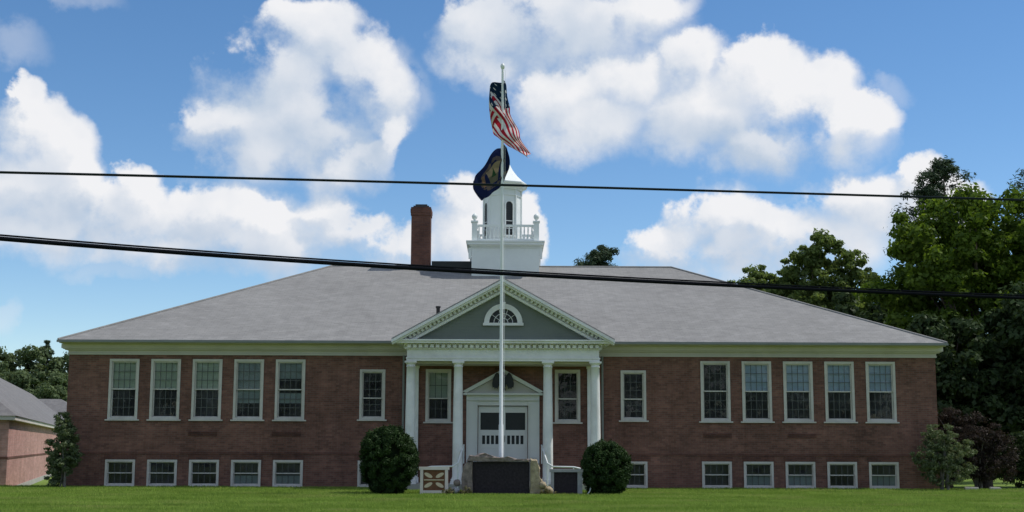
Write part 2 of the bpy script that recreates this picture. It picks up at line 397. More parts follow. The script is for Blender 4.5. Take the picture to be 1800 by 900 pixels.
a = t.n('ShaderNodeTexNoise', {'Vector': tc, 'Scale': .25, 'Detail': 8.0, 'Roughness': .7}).outputs[0]
b_ = t.n('ShaderNodeTexNoise', {'Vector': tc, 'Scale': 3.0, 'Detail': 6.0}).outputs[0]
c = t.mix(t.rng(t.math('ADD', t.math('MULTIPLY', a, .6), t.math('MULTIPLY', b_, .4)), .35, .65), (.11, .17, .03), (.18, .26, .06))
bs = t.n('ShaderNodeBsdfPrincipled', {'Base Color': c, 'Roughness': .95, 'Specular IOR Level': .1})
t.n('ShaderNodeOutputMaterial', {0: bs.outputs[0]})
tag(link('lawn', me, mg), kind='structure')

# mown grass blades over the part of the lawn the photograph shows
n = 330000
gyv = -20.5 + 21.0*rng.random(n)**1.15
gxv = (rng.random(n)*2 - 1)*(gyv + 51)*.41
keep = ~((gyv > -.06) & (np.abs(gxv) < 16.9)) & ~((gyv > -3.2) & (np.abs(gxv) < 3.7))
gxv, gyv = gxv[keep], gyv[keep]; n = len(gxv)
patch = .5 + .5*np.sin(gxv*.9 + 2*np.sin(gyv*.7))*np.sin(gyv*1.3 + gxv*.35)
h = (.035 + .05*rng.random(n))*(.75 + .5*patch); an = rng.random(n)*2*np.pi; wd = .010 + .008*rng.random(n)
lx, ly = np.cos(an), np.sin(an); le = (rng.random((n, 2)) - .5)*.07
base = np.stack([gxv, gyv, ground_z(gxv, gyv)], 1)
v0 = base + np.stack([-lx*wd, -ly*wd, np.zeros(n)], 1); v1 = base + np.stack([lx*wd, ly*wd, np.zeros(n)], 1)
v2 = base + np.stack([le[:, 0], le[:, 1], h], 1)
gm = fast_mesh('grass', np.stack([v0, v1, v2], 1).reshape(-1, 3), 3)
tag(link('grass', gm, L['grass']), 'short mown bright green grass covering the lawn in front of the school', 'grass', kind='stuff')

# ------------------------------------------------------------------ the school
school = empty('school_building', (0, 0, 0))
tag(school, 'long brick school with grey hipped roof, white columned portico and white cupola', 'school building')

WX = 16.75; WT = 5.03; WB = -1.4; DEPTH = 18.5
RIDGE_Y = 9.25; RIDGE_Z = 9.78; EZ = 5.56
holes = []        # x0, x1, z0, z1
wins = []         # cx, width, z0, z1, style
for sgn in (-1, 1):
    for k in range(5):
        cx = sgn*(8.2 + 1.6*k)
        wins.append(dict(cx=cx, w=1.14, z0=2.56, z1=4.87, k=k, s=sgn, kind='tall'))
        wins.append(dict(cx=cx, w=1.14, z0=.03, z1=1.03, k=k, s=sgn, kind='base'))
    wins.append(dict(cx=sgn*5.03, w=.98, z0=2.58, z1=4.50, k=0, s=sgn, kind='narrow'))
    wins.append(dict(cx=sgn*5.05, w=.98, z0=.03, z1=1.02, k=5, s=sgn, kind='base'))
    wins.append(dict(cx=sgn*2.49, w=.98, z0=2.50, z1=4.52, k=0, s=sgn, kind='porch'))
holes = [(w_['cx']-w_['w']/2+.02, w_['cx']+w_['w']/2-.02, w_['z0']+.02, w_['z1']-.02) for w_ in wins]
DOORH = (-.95, .95, .95, 3.12)
holes.append(DOORH)

def wall_sheet(mb, x0, x1, z0, z1, holes, y, depth):
    xs = sorted(set([x0, x1] + [h[0] for h in holes] + [h[1] for h in holes]))
    zs = sorted(set([z0, z1] + [h[2] for h in holes] + [h[3] for h in holes]))
    for i in range(len(xs)-1):
        for j in range(len(zs)-1):
            mx_, mz_ = (xs[i]+xs[i+1])/2, (zs[j]+zs[j+1])/2
            if any(h[0] < mx_ < h[1] and h[2] < mz_ < h[3] for h in holes): continue
            for yy, fl in ((y, 0), (y+depth, 1)):
                q = [(xs[i], yy, zs[j]), (xs[i+1], yy, zs[j]), (xs[i+1], yy, zs[j+1]), (xs[i], yy, zs[j+1])]
                mb.add(q, [(0,1,2,3)] if not fl else [(3,2,1,0)])
    for a0, a1, b0, b1 in holes:
        q = [(a0,y,b0),(a1,y,b0),(a1,y,b1),(a0,y,b1),(a0,y+depth,b0),(a1,y+depth,b0),(a1,y+depth,b1),(a0,y+depth,b1)]
        mb.add(q, [(0,4,5,1),(1,5,6,2),(2,6,7,3),(3,7,4,0)])
mb = MB()
wall_sheet(mb, -WX, WX, WB, WT, holes, 0.0, .28)
mb.box(-WX, -WX+.28, .28, DEPTH, WB, WT); mb.box(WX-.28, WX, .28, DEPTH, WB, WT); mb.box(-WX+.28, WX-.28, DEPTH-.28, DEPTH, WB, WT)
wall = mb.build('brick_wall', M['brick'], school)
# projecting brick band above the basement windows and soldier heads over the tall ones
mb = MB()
mb.box(-WX-.02, -3.95, -.022, -.001, 1.24, 1.32); mb.build('brick_band', M['brick_dark'], wall); mb = MB(); mb.box(3.95, WX+.02, -.022, -.001, 1.24, 1.32); mb.build('brick_band', M['brick_dark'], wall)
for w_ in wins:
    if w_['kind'] == 'base': mb = MB(); mb.box(w_['cx']-.62, w_['cx']+.62, -.010, -.001, 1.04, 1.235); mb.build('window_lintel', M['brick_dark'], wall)
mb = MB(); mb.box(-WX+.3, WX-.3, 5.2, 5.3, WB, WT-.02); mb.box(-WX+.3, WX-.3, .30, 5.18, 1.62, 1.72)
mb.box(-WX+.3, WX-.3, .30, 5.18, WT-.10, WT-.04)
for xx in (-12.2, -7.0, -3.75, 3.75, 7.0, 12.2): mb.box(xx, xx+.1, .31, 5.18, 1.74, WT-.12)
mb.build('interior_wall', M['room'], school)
for vx in (-11.5, -8.3, 8.25, 11.5):
    mb = MB(); mb.box(vx-.55, vx+.55, -.014, .0, 1.93, 2.10)
    for k in range(6): mb.box(vx-.53, vx+.53, -.030, -.015, 1.94+k*.026, 1.953+k*.026)
    mb.build('air_grille', M['brick_dark'], school)

def window(w_):
    cx, hw, z0, z1 = w_['cx'], w_['w']/2, w_['z0'], w_['z1']
    kind, k, s = w_['kind'], w_['k'], w_['s']
    T = .095 if kind != 'base' else .085
    mb = MB()
    mb.box(cx-hw, cx-hw+T, -.035, .12, z0, z1); mb.box(cx+hw-T, cx+hw, -.035, .12, z0, z1)
    mb.box(cx-hw+T, cx+hw-T, -.035, .12, z1-T, z1); mb.box(cx-hw+T, cx+hw-T, -.033, .12, z0, z0+T*.8)
    fr = mb.build('window', M['trim'], school)
    mb = MB(); e = .08 if kind != 'base' else .03
    mb.box(cx-hw-e, cx+hw+e, -.085, -.002, z0-.055, z0-.002); mb.build('window_sill', M['trim'], fr)
    a0, a1, b0, b1 = cx-hw+T, cx+hw-T, z0+T*.8, z1-T
    rail = b0 + (b1-b0)*{'tall': .50, 'base': .5, 'narrow': .42, 'porch': .44}[kind]
    cols = {'tall': 4, 'base': 4, 'narrow': 3, 'porch': 3}[kind]; rows = {'tall': 3, 'base': 1, 'narrow': 3, 'porch': 2}[kind]
    S = .045 if kind != 'base' else .035
    for nm, c0, c1, y in (('upper_sash', rail-.015, b1, .03), ('lower_sash', b0, rail+.03, .075)):
        mb = MB()
        mb.box(a0, a0+S, y, y+.035, c0, c1); mb.box(a1-S, a1, y, y+.035, c0, c1)
        mb.box(a0+S, a1-S, y, y+.035, c1-S, c1); mb.box(a0+S, a1-S, y, y+.035, c0, c0+S)
        sh = mb.build(nm, M['trim'], fr)
        mb = MB(); u0, u1, q0, q1 = a0+S, a1-S, c0+S, c1-S
        for i in range(1, cols):
            x = u0+(u1-u0)*i/cols; mb.box(x-.011, x+.011, y+.008, y+.026, q0, q1)
        for j in range(1, rows):
            z = q0+(q1-q0)*j/rows; mb.box(u0, u1, y+.0065, y+.0275, z-.011, z+.011)
        mb.build('muntins', M['muntin'], fr)
        mb = MB(); mb.add([(u0,y+.018,q0),(u1,y+.018,q0),(u1,y+.018,q1),(u0,y+.018,q1)], [(0,1,2,3)])
        mb.build('pane', M['glass'], fr)
    # roller blinds behind the glass; low basement sheets stand in for grey-blue reflections
    bl = None
    if kind == 'tall' and s < 0:
        idx = 4-k       # 0 = outermost
        bl = [('blind_green', .50), ('blind_green', .50), ('blind_green', .49), ('blind_grey', .60), ('blind_grey', .30)][idx]
    elif kind == 'tall':
        bl = [None, ('blind_blue', .49), ('blind_blue', .50), ('blind_blue', .50), ('blind_blue', .49)][k]
    elif kind == 'porch' and s < 0: bl = ('blind_green', .56)
    elif kind == 'base' and k in (1, 2, 4) and s > 0: bl = ('low', .48)
    elif kind == 'base' and k in (0, 1) and s < 0: bl = ('low', .4)
    if bl:
        mn, fr_ = bl; mb = MB(); nseg = 10
        if mn == 'low': zt, zb, mn = b0+(b1-b0)*fr_, b0, 'blind_grey'  # grey sheet imitating a reflection in the lower basement pane
        else: zt, zb = b1, b1-(b1-b0)*fr_
        for j in range(nseg):
            za, zc = zb+(zt-zb)*j/nseg, zb+(zt-zb)*(j+1)/nseg
            mb.box(a0+.01, a1-.01, .135+.004*(j % 2), .143+.004*(j % 2), za+.001, zc-.001)
        mb.build('blind', M[mn], fr)
        if kind == 'tall' and s < 0 and k in (0, 1):       # things leaning on the inner sill
            mb = MB()
            mb.box(a0+.01, a1-.01, .137, .142, b0+(b1-b0)*.26, b0+(b1-b0)*(.40 if k == 1 else .44))
            mb.build('half_blind', M['blind_grey'], fr)
for w_ in wins: window(w_)

# roof
rx0, rx1, ry0, ry1 = -16.98, 17.0, -.70, DEPTH+.7
def rp(y): return EZ + (y-ry0)*(RIDGE_Z-EZ)/(RIDGE_Y-ry0)
ra, rb = (-7.9, RIDGE_Y, RIDGE_Z), (7.75, RIDGE_Y, RIDGE_Z)
q = [(rx0,ry0,EZ),(rx1,ry0,EZ),(rx1,ry1,EZ),(rx0,ry1,EZ),(rx0,ry0,EZ-.05),(rx1,ry0,EZ-.05),(rx1,ry1,EZ-.05),(rx0,ry1,EZ-.05),ra,rb]
mb = MB(); mb.add(q, [(0,1,9,8),(1,2,9),(2,3,8,9),(3,0,8),(4,5,1,0),(5,6,2,1),(6,7,3,2),(7,4,0,3),(7,6,5,4)])
roof = mb.build('roof', M['shingle'], school)
mb = MB()       # ridge and hip caps
mb.tube([ra, rb], .06, 6)
for c0, c1 in (((rx0,ry0,EZ), ra), ((rx1,ry0,EZ), rb), ((rx1,ry1,EZ), rb), ((rx0,ry1,EZ), ra)):
    mb.tube([Vector(c0)+Vector((0,0,.0)), Vector(c1)+Vector((0,0,.0))], .055, 6)
mb.build('ridge_cap', M['shingle'], roof)
mb = MB(); mb.box(-3.3, -1.46, 8.9, 9.6, 9.55, 9.98); mb.build('ridge_curb', M['dark'], roof)
vy = 1.9; mb = MB(); mb.lathe([(.075, rp(vy)-.1), (.075, rp(vy)+.42), (.10, rp(vy)+.43), (.10, rp(vy)+.5)], -2.63, vy, 12)
mb.lathe([(.16, rp(vy)-.06), (.10, rp(vy)+.10)], -2.63, vy, 12); mb.build('vent_pipe', M['tin'], roof)

# eaves: frieze, crown and gutter run round the building and stop at the portico
def eave_run(mb, a, b, c, z0, z1):
    """ring of boxes projecting a (near) .. from the wall"""
mb = MB(); gb = MB()
def around(mb, p, z0, z1, skip=3.62):
    mb.box(-WX-p, -skip, -p, -.001, z0, z1); mb.box(skip, WX+p, -p, -.001, z0, z1)
    mb.box(-WX-p, -WX-.001, -.0005, DEPTH+p, z0, z1); mb.box(WX+.001, WX+p, -.0005, DEPTH+p, z0, z1)
    mb.box(-WX, WX, DEPTH+.001, DEPTH+p, z0, z1)
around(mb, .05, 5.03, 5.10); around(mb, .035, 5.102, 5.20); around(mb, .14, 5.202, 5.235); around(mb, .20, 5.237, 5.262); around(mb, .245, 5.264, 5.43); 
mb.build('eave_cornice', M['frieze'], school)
def ring(mb, o, i, z0, z1):
    mb.box(-WX-o, -3.99, -o-.43, -i, z0, z1); mb.box(3.99, WX+o, -o-.43, -i, z0, z1)
mb = MB(); mb.box(rx0+.03, -3.99, ry0+.04, -.25, 5.432, 5.50)
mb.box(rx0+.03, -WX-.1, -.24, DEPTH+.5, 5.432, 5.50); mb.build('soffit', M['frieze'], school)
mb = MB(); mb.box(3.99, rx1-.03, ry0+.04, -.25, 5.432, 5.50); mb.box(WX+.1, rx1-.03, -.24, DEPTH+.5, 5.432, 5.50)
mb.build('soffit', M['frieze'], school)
mb = MB()
for x0, x1 in ((rx0-.02, -4.02), (4.02, rx1+.02)):
    mb.prism([(x0, 5.455), (x1, 5.455), (x1, 5.54), (x0, 5.54)], ry0-.11, ry0-.005)
mb.build('gutter', M['gutter'], school)
for sx in (-1, 1):
    mb = MB(); xx = sx*3.83
    mb.tube([(xx, -.10, 5.03), (xx, -.08, 4.9), (xx, -.08, .2)], .045, 8); mb.build('downspout', M['gutter'], school)

# ---------------------------------------------------------------- portico
PY = -1.72                                  # centre line of the columns
portico = MB()
portico.box(-3.60, 3.60, PY-.17, -.03, 4.72, 4.80)            # architrave
portico.box(-3.62, 3.62, PY-.19, -.03, 4.802, 4.86)
portico.box(-3.58, 3.58, PY-.15, -.03, 4.862, 5.16)           # frieze
portico.box(-3.66, 3.66, PY-.23, -.03, 5.162, 5.20)
portico.box(-3.68, 3.68, PY-.25, -.03, 5.322, 5.36)
portico.box(-3.62, 3.62, PY-.19, -.03, 5.202, 5.32)
portico.box(-3.98, 3.98, PY-.50, -.03, 5.362, 5.44)
portico.box(-4.04, 4.04, PY-.56, -.03, 5.442, 5.50)
nd = 34
for i in range(nd):
    x = -3.6 + 7.2*(i+.5)/nd; portico.box(x-.065, x+.065, PY-.34, PY-.195, 5.205, 5.318)
for i in range(8):
    for sx in (-1, 1):
        y = PY-.1 + (0-PY-.0)*(i+.2)/8; portico.box(sx*3.62, sx*3.72, y, y+.10, 5.21, 5.315)
ent = portico.build('entablature', M['white'], school)
# gable roof of the portico, running back into the main roof
AP = 7.80; HB = 4.13; ZB = 5.53
def rakez(x, off=0): return AP - (AP-ZB)*abs(x)/HB - off
mb = MB(); G = [(-HB, ZB), (0, AP), (HB, ZB)]; Gi = [(-HB, ZB-.06), (0, AP-.06), (HB, ZB-.06)]
mb.strip(G, Gi, -2.36, 4.7); mb.build('portico_roof', M['shingle'], school)
mb = MB()
def rake(mb, o1, o2, y0, y1, h=HB):
    A = [(-h, rakez(h, o1)), (0, rakez(0, o1)), (h, rakez(h, o1))]; B = [(-h, rakez(h, o2)), (0, rakez(0, o2)), (h, rakez(h, o2))]
    mb.strip(A, B, y0, y1)
rake(mb, .062, .17, -2.42, -1.95, HB+.0); rake(mb, .172, .24, -2.34, -1.95, HB-.02)
rake(mb, .242, .40, -1.98, -1.80, HB-.32); rake(mb, .402, .50, -2.04, -1.80, HB-.45)
sl = math.atan((AP-ZB)/HB)
for sx in (-1, 1):
    for i in range(24):
        x = .16 + 3.45*i/23
        z = rakez(x, .29)
        c_, s_ = math.cos(sl), math.sin(sl)
        pts = [(-.047,-.058),(.047,-.058),(.047,.058),(-.047,.058)]
        pl = [(sx*(x + a*c_ + b*s_), z - a*s_ + b*c_) for a, b in pts]
        if sx < 0: pl = pl[::-1]
        mb.prism(pl, -2.13, -1.985)
ped = mb.build('pediment', M['white'], school)
mb = MB(); mb.prism([(-3.62, 5.502), (3.62, 5.502), (0, 5.502+3.62*(AP-ZB)/HB)], -1.80, -1.6)
for k in range(17):
    z = 5.55+k*.115; hw = (5.502+3.62*(AP-ZB)/HB - z)/((AP-ZB)/HB) - .15
    if hw > .1: mb.box(-hw, hw, -1.808, -1.801, z, z+.10)
mb.build('tympanum', M['tymp'], school)
# half round window in the pediment
arc = lambda r, n_=16, zc=6.15, a0=0, a1=math.pi: [(-r*math.cos(a0+(a1-a0)*i/n_), zc + r*math.sin(a0+(a1-a0)*i/n_)) for i in range(n_+1)]
mb = MB(); mb.strip(arc(.72), arc(.53), -1.90, -1.81); mb.box(-.76, .76, -1.93, -1.81, 6.05, 6.148)
mb.prism([(-.06, 6.66), (.06, 6.66), (.09, 6.93), (-.09, 6.93)], -1.95, -1.905)
lun = mb.build('lunette_window', M['white'], school)
mb = MB(); mb.prism([(x, z) for x, z in arc(.53, 16)][::-1], -1.825, -1.812); mb.build('pane', M['dark'], lun)
mb = MB()
for a in (36, 72, 108, 144):
    d = Vector((math.cos(R(a)), 0, math.sin(R(a)))); o_ = Vector((0, -1.835, 6.15)); mb.tube([o_+d*.17, o_+d*.53], .011, 5)
mb.strip(arc(.19, 10), arc(.165, 10), -1.845, -1.83); mb.strip(arc(.365, 12), arc(.345, 12), -1.842, -1.83); mb.build('muntins', M['white'], lun)

def column(x, y, r, z0, z1, name='column', parent=school):
    mb = MB()
    mb.box(x-r*1.35, x+r*1.35, y-r*1.35, y+r*1.35, z0, z0+.10)
    prof = [(r*1.3, z0+.10), (r*1.33, z0+.14), (r*1.3, z0+.18), (r*1.1, z0+.20), (r*1.12, z0+.235), (r, z0+.26)]
    H = z1-z0-.26-.22
    for i in range(1, 9):
        u = i/8; prof.append((r*(1 - .17*u**1.8), z0+.26+H*u))
    rt = r*.83
    prof += [(rt*1.12, z1-.215), (rt*1.12, z1-.19), (rt, z1-.185), (rt, z1-.13), (rt*1.2, z1-.10), (rt*1.32, z1-.07)]
    mb.lathe(prof, x, y, 24)
    mb.box(x-rt*1.42, x+rt*1.42, y-rt*1.42, y+rt*1.42, z1-.07, z1-.002)
    return mb.build(name, M['white'], parent)
mb = MB(); mb.box(-3.95, 3.95, -2.15, -.001, -.3, .20); mb.build('porch_floor', M['concrete'], school)
for x in (-3.44, -1.67, 1.67, 3.44): column(x, PY, .19, .20, 4.72)
for x in (-3.42, 3.42):
    mb = MB(); mb.box(x-.17, x+.17, -.10, -.002, .40, 4.55); mb.box(x-.21, x+.21, -.14, -.002, .202, .398)
    mb.box(x-.20, x+.20, -.13, -.002, 4.552, 4.715); mb.build('pilaster', M['white'], school)
# ceiling of the porch
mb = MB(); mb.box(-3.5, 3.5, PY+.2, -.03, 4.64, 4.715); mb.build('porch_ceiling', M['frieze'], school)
# stair up to the door
mb = MB()
nst = 5
mb.box(-1.38, 1.38, -1.20, -.002, .203, .95)
for i in range(nst):
    mb.box(-1.38, 1.38, -1.20-.30*(i+1), -1.202-.30*i, .0 if i > 2 else .203, .95-.158*(i+1)+.0)
mb.build('front_steps', M['concrete'], school)

# door surround
mb = MB()
for sx in (-1, 1):
    x0, x1 = sorted((sx*.97, sx*1.40))
    mb.box(x0, x1, -.13, -.001, .95, 3.30); mb.box(x0+.07, x1-.07, -.17, -.131, 1.15, 3.18)
mb.box(-1.40, 1.40, -.17, -.001, 3.302, 3.52); mb.box(-1.36, 1.36, -.20, -.171, 3.33, 3.36)
mb.box(-1.52, 1.52, -.34, -.001, 3.522, 3.60)
mb.box(-.968, .968, -.10, -.001, 3.13, 3.30)
A = [(-1.55, 3.66), (0, 4.52), (1.55, 3.66)]; B = [(-1.40, 3.602), (0, 4.36), (1.40, 3.602)]
mb.strip(A, B, -.36, -.001)
ds = mb.build('door_surround', M['door'], school)
mb = MB(); mb.prism([(-1.38, 3.602), (1.38, 3.602), (0, 4.35)], -.20, -.002); mb.build('door_pediment', M['frieze'], ds)
# dark eagle emblem above the door: body, head, two raised wings, tail, claws on a bar
mb = MB()
mb.prism([(-.10, 3.82), (.10, 3.82), (.13, 4.02), (.09, 4.2), (.05, 4.3), (-.05, 4.3), (-.09, 4.2), (-.13, 4.02)], -.46, -.37)
mb.prism([(-.06, 4.28), (.05, 4.28), (.07, 4.36), (.0, 4.42), (-.08, 4.38), (-.15, 4.33), (-.08, 4.32)], -.47, -.38)
for sx in (-1, 1):
    pl = [(.08, 4.02), (.16, 3.86), (.22, 3.74), (.27, 3.80), (.31, 3.74), (.35, 3.82), (.40, 3.80), (.42, 3.95), (.38, 4.15), (.30, 4.32), (.22, 4.38), (.15, 4.30), (.10, 4.20)]
    pl = [(sx*x, z) for x, z in pl]
    if sx < 0: pl = pl[::-1]
    mb.prism(pl, -.44, -.375)
mb.prism([(-.12, 3.70), (.12, 3.70), (.06, 3.83), (-.06, 3.83)], -.43, -.37)
mb.build('eagle_emblem', M['dark'], ds)
# pair of doors
for sx in (-1, 1):
    x0, x1 = sorted((sx*.012, sx*.945)); y = .03
    mb = MB(); xa, xb = sorted((sx*.10, sx*.86))
    g = [(xa, xb, 2.20, 2.86)]
    nov = 4
    for i in range(nov):
        c0 = xa+.04+(xb-xa-.08)*(i+.5)/nov; g.append((c0-.058, c0+.058, 1.66, 1.99))
    wall_sheet(mb, x0, x1, .97, 3.10, g, y, .05)
    mb.box(xa, xb, y-.012, y-.001, 1.10, 1.14); mb.box(xa, xb, y-.012, y-.001, 1.50, 1.54)
    dr_ = mb.build('door', M['door'], school)
    mb = MB(); mb.box(xa-.02, xb+.02, y+.051, y+.06, 1.6, 2.9); mb.build('pane', M['dark'], dr_)
    mb = MB(); mb.tube([(sx*.07, y-.002, 1.98), (sx*.07, y-.06, 1.96), (sx*.07, y-.06, 1.76), (sx*.07, y-.002, 1.74)], .012, 6); mb.build('handle', M['dark'], dr_)

# stair handrails splaying out from the steps
def rail(sx):
    mb = MB()
    P_ = [(sx*1.46, -1.15, 1.62), (sx*1.50, -1.9, 1.42), (sx*1.62, -2.8, .98), (sx*1.80, -3.0, .86), (sx*2.55, -3.05, .85), (sx*2.78, -3.05, .80), (sx*2.90, -3.05, .62), (sx*2.88, -3.05, .35), (sx*2.72, -3.05, .10)]
    mb.tube(P_, .032, 8)
    for i in (0, 2, 4): 
        zb = .94 if i == 0 else 0.0
        mb.tube([(P_[i][0], P_[i][1], zb), P_[i]], .024, 8)
    return mb.build('handrail', M['pole'], school)
rail(1); rail(-1)

# ---------------------------------------------------------------- chimney
CX, CY = -3.82, 9.35
mb = MB(); mb.box(CX-.44, CX+.44, CY-.44, CY+.44, 9.2, 12.12)
mb.box(CX-.47, CX+.47, CY-.47, CY+.47, 12.122, 12.24); mb.box(CX-.485, CX+.485, CY-.485, CY+.485, 12.242, 12.42); mb.box(CX-.46, CX+.46, CY-.46, CY+.46, 12.422, 12.50)
ch = mb.build('chimney', M['brick_dark'], roof)
chm = ch
# chimney is a part of its own with a cap
ch.parent = school
mb = MB(); mb.box(CX-.36, CX+.36, CY-.36, CY+.36, 12.502, 12.58); mb.box(CX-.27, CX+.27, CY-.27, CY+.27, 12.582, 12.66); mb.build('chimney_cap', M['tin'], ch)
mb = MB(); mb.box(CX-.52, CX+.52, CY-.52, CY+.52, 9.3, 9.76); mb.build('flashing', M['tin'], ch)

# ---------------------------------------------------------------- cupola
UX, UY = .08, 9.3
mb = MB(); mb.box(UX-1.52, UX+1.52, UY-1.52, UY+1.52, 8.9, 10.44)
cup = mb.build('cupola', M['cup'], school)
mb = MB()
for p, z0, z1 in ((.05, 10.442, 10.50), (.11, 10.502, 10.56), (.20, 10.562, 10.68), (.25, 10.682, 10.74)):
    mb.box(UX-1.52-p, UX+1.52+p, UY-1.52-p, UY+1.52+p, z0, z1)
for sx in (-1, 1):
    for sy in (-1, 1):
        x = UX+sx*1.60; y = UY+sy*1.45
        mb.prism([(x-.06, 9.95), (x+.06, 9.95), (x+.075, 10.44), (x-.075, 10.44)], y-.06, y+.06)
mb.build('cupola_cornice', M['cup'], cup)
Q = 1.40
for sx in (-1, 1):
    for sy in (-1, 1):
        x, y = UX+sx*Q, UY+sy*Q; mb = MB()
        mb.box(x-.12, x+.12, y-.12, y+.12, 10.742, 11.60); mb.box(x-.16, x+.16, y-.16, y+.16, 11.602, 11.68)
        mb.build('balustrade_post', M['cup'], cup)
for sx in (-1, 1):
    for sy in (-1, 1):
        x, y = UX+sx*Q, UY+sy*Q
        b = MB(); b.lathe([(.05, 11.682), (.045, 11.74), (.10, 11.79), (.13, 11.87), (.12, 11.94), (.07, 12.00), (.02, 12.04)], x, y, 14); b.build('ball_finial', M['cup'], cup)
mb = MB()
for s_ in (-1, 1):
    mb.box(UX-Q+.12, UX+Q-.12, UY+s_*Q-.05, UY+s_*Q+.05, 11.42, 11.52); mb.box(UX-Q+.12, UX+Q-.12, UY+s_*Q-.045, UY+s_*Q+.045, 10.80, 10.87)
    mb.box(UX+s_*Q-.05, UX+s_*Q+.05, UY-Q+.12, UY+Q-.12, 11.42, 11.52); mb.box(UX+s_*Q-.045, UX+s_*Q+.045, UY-Q+.12, UY+Q-.12, 10.80, 10.87)
    for i in range(15):
        u = -Q+.12+(2*Q-.24)*(i+.5)/15
        prof = [(.022, 10.87), (.042, 11.0), (.025, 11.13), (.035, 11.2), (.022, 11.42)]
        mb.lathe(prof, UX+u, UY+s_*Q, 6, cap=False); mb.lathe(prof, UX+s_*Q, UY+u, 6, cap=False)
mb.build('balustrade', M['cup'], cup)
LX = UX-.14; RL = .86; O8 = -math.pi/2
def octv(r, z): return [(LX+r*math.cos(O8+k*math.pi/4), UY+r*math.sin(O8+k*math.pi/4), z) for k in range(8)]
mb = MB(); mb.lathe([(RL, 10.742), (RL, 13.30)], LX, UY, 8, O8, smooth=False)
mb.lathe([(RL+.06, 10.743), (RL+.06, 10.98)], LX, UY, 8, O8, smooth=False)
mb.lathe([(RL+.05, 13.02), (RL+.05, 13.08)], LX, UY, 8, O8, smooth=False)
for k in range(8):
    a = O8+k*math.pi/4; mb.lathe([(.055, 10.99), (.055, 13.30)], LX+(RL+.0)*math.cos(a), UY+(RL+.0)*math.sin(a), 6)
mb.build('lantern', M['cup'], cup)
ap = RL*math.cos(math.pi/8)
for k in range(0, 8, 2):                       # arched openings on alternate faces
    a = O8+math.pi/8+k*math.pi/4
    fr, dk = MB(), MB()
    prof_o = [(-.24, 11.15), (-.24, 12.55)] + [(-.24*math.cos(q_), 12.55+.24*math.sin(q_)) for q_ in np.linspace(.2, math.pi-.2, 9)] + [(.24, 12.55), (.24, 11.15)]
    prof_i = [(x*.70, z if i not in range(2, 11) else 12.55+(z-12.55)*.70) for i, (x, z) in enumerate(prof_o)]
    fr.strip(prof_o, prof_i, -ap-.045, -ap-.002); fr.box(-.27, .27, -ap-.07, -ap-.002, 11.09, 11.149)
    fr.box(-.167, .167, -ap-.03, -ap-.012, 11.80, 11.83); fr.box(-.167, .167, -ap-.03, -ap-.012, 11.45, 11.475)
    dk.prism([(x, z) for x, z in prof_i][::-1], -ap-.010, -ap-.003)
    for i in range(12):
        z = 11.2+i*.11
        dk.box(-.16, .16, -ap-.020, -ap-.0102, z, z+.05)
    rot = Matrix.Translation((LX, UY, 0)) @ Matrix.Rotation(a+math.pi/2, 4, 'Z')
    for m_ in (fr, dk): m_.v = [tuple(rot @ Vector(v)) for v in m_.v]
    fr.build('arch_frame', M['cup'], cup); dk.build('louvre', M['dark'], cup)
mb = MB()
mb.lathe([(RL+.08, 13.302), (RL+.10, 13.38), (RL+.26, 13.42), (RL+.28, 13.52), (RL+.36, 13.56), (RL+.37, 13.62)], LX, UY, 8, O8, smooth=False)
mb.build('lantern_cornice', M['cup'], cup)
mb = MB(); mb.lathe([(RL+.33, 13.622), (.92, 13.82), (.68, 14.05), (.47, 14.33), (.30, 14.66), (.16, 14.98), (.07, 15.2)], LX, UY, 8, O8, smooth=False)
mb.build('bell_roof', M['cup'], cup)
mb = MB(); mb.lathe([(.05, 15.2), (.04, 15.28), (.11, 15.36), (.11, 15.44), (.03, 15.52), (.012, 15.9)], LX, UY, 12); mb.build('finial', M['cup'], cup)

# ------------------------------------------------------------------ brick annex on the left
annex = empty('brick_annex', (-20.9, 6.0, 0), R(15.6))
tag(annex, 'low pinkish brick building with grey roof, left of the school behind the shrub', 'building')
AL, AW = 78.0, 9.0
mb = MB(); mb.box(-AW+.25, -.25, .25, AL, -.30, 2.62); mb.build('brick_wall', M['brick_pink'], annex)
mb = MB(); mb.box(-AW+.21, -.21, .21, AL+.04, -1.6, -.302); mb.build('foundation', M['concrete'], annex)
mb = MB(); mb.box(-AW+.23, -.23, .23, AL, .96, 1.06); mb.build('brick_band', M['brick_dark'], annex)  # darker band round the wall at mid height
mb = MB(); mb.box(-AW, 0, 0, AL+.25, 2.622, 2.80); mb.build('eave_board', M['frieze'], annex)
mb = MB(); hh = 3.55
q = [(-AW-.06, -.06, 2.802), (.06, -.06, 2.802), (.06, AL+.3, 2.802), (-AW-.06, AL+.3, 2.802), (-AW/2, 4.6, 2.8+hh), (-AW/2, AL-4.3, 2.8+hh)]
mb.add(q, [(0,1,4),(1,2,5,4),(2,3,5),(3,0,4,5),(3,2,1,0)]); mb.build('roof', M['shingle_dark'], annex)
# second darker roof farther back
far = empty('grey_roofed_building', (-46, 93, -1.6), R(6))
tag(far, 'dark grey roofed building far back, between the low annex roof and the school wall', 'building')
mb = MB(); mb.box(-22, 2, 0, 10, 0, 5.0); mb.build('brick_wall', M['brick_pink'], far)
mb = MB(); q = [(-22.5, -.5, 5.002), (2.5, -.5, 5.002), (2.5, 10.5, 5.002), (-22.5, 10.5, 5.002), (-17, 5, 8.2), (-3, 5, 8.2)]
mb.add(q, [(0,1,5,4),(1,2,5),(2,3,4,5),(3,0,4),(3,2,1,0)]); mb.build('roof', M['shingle_dark'], far)

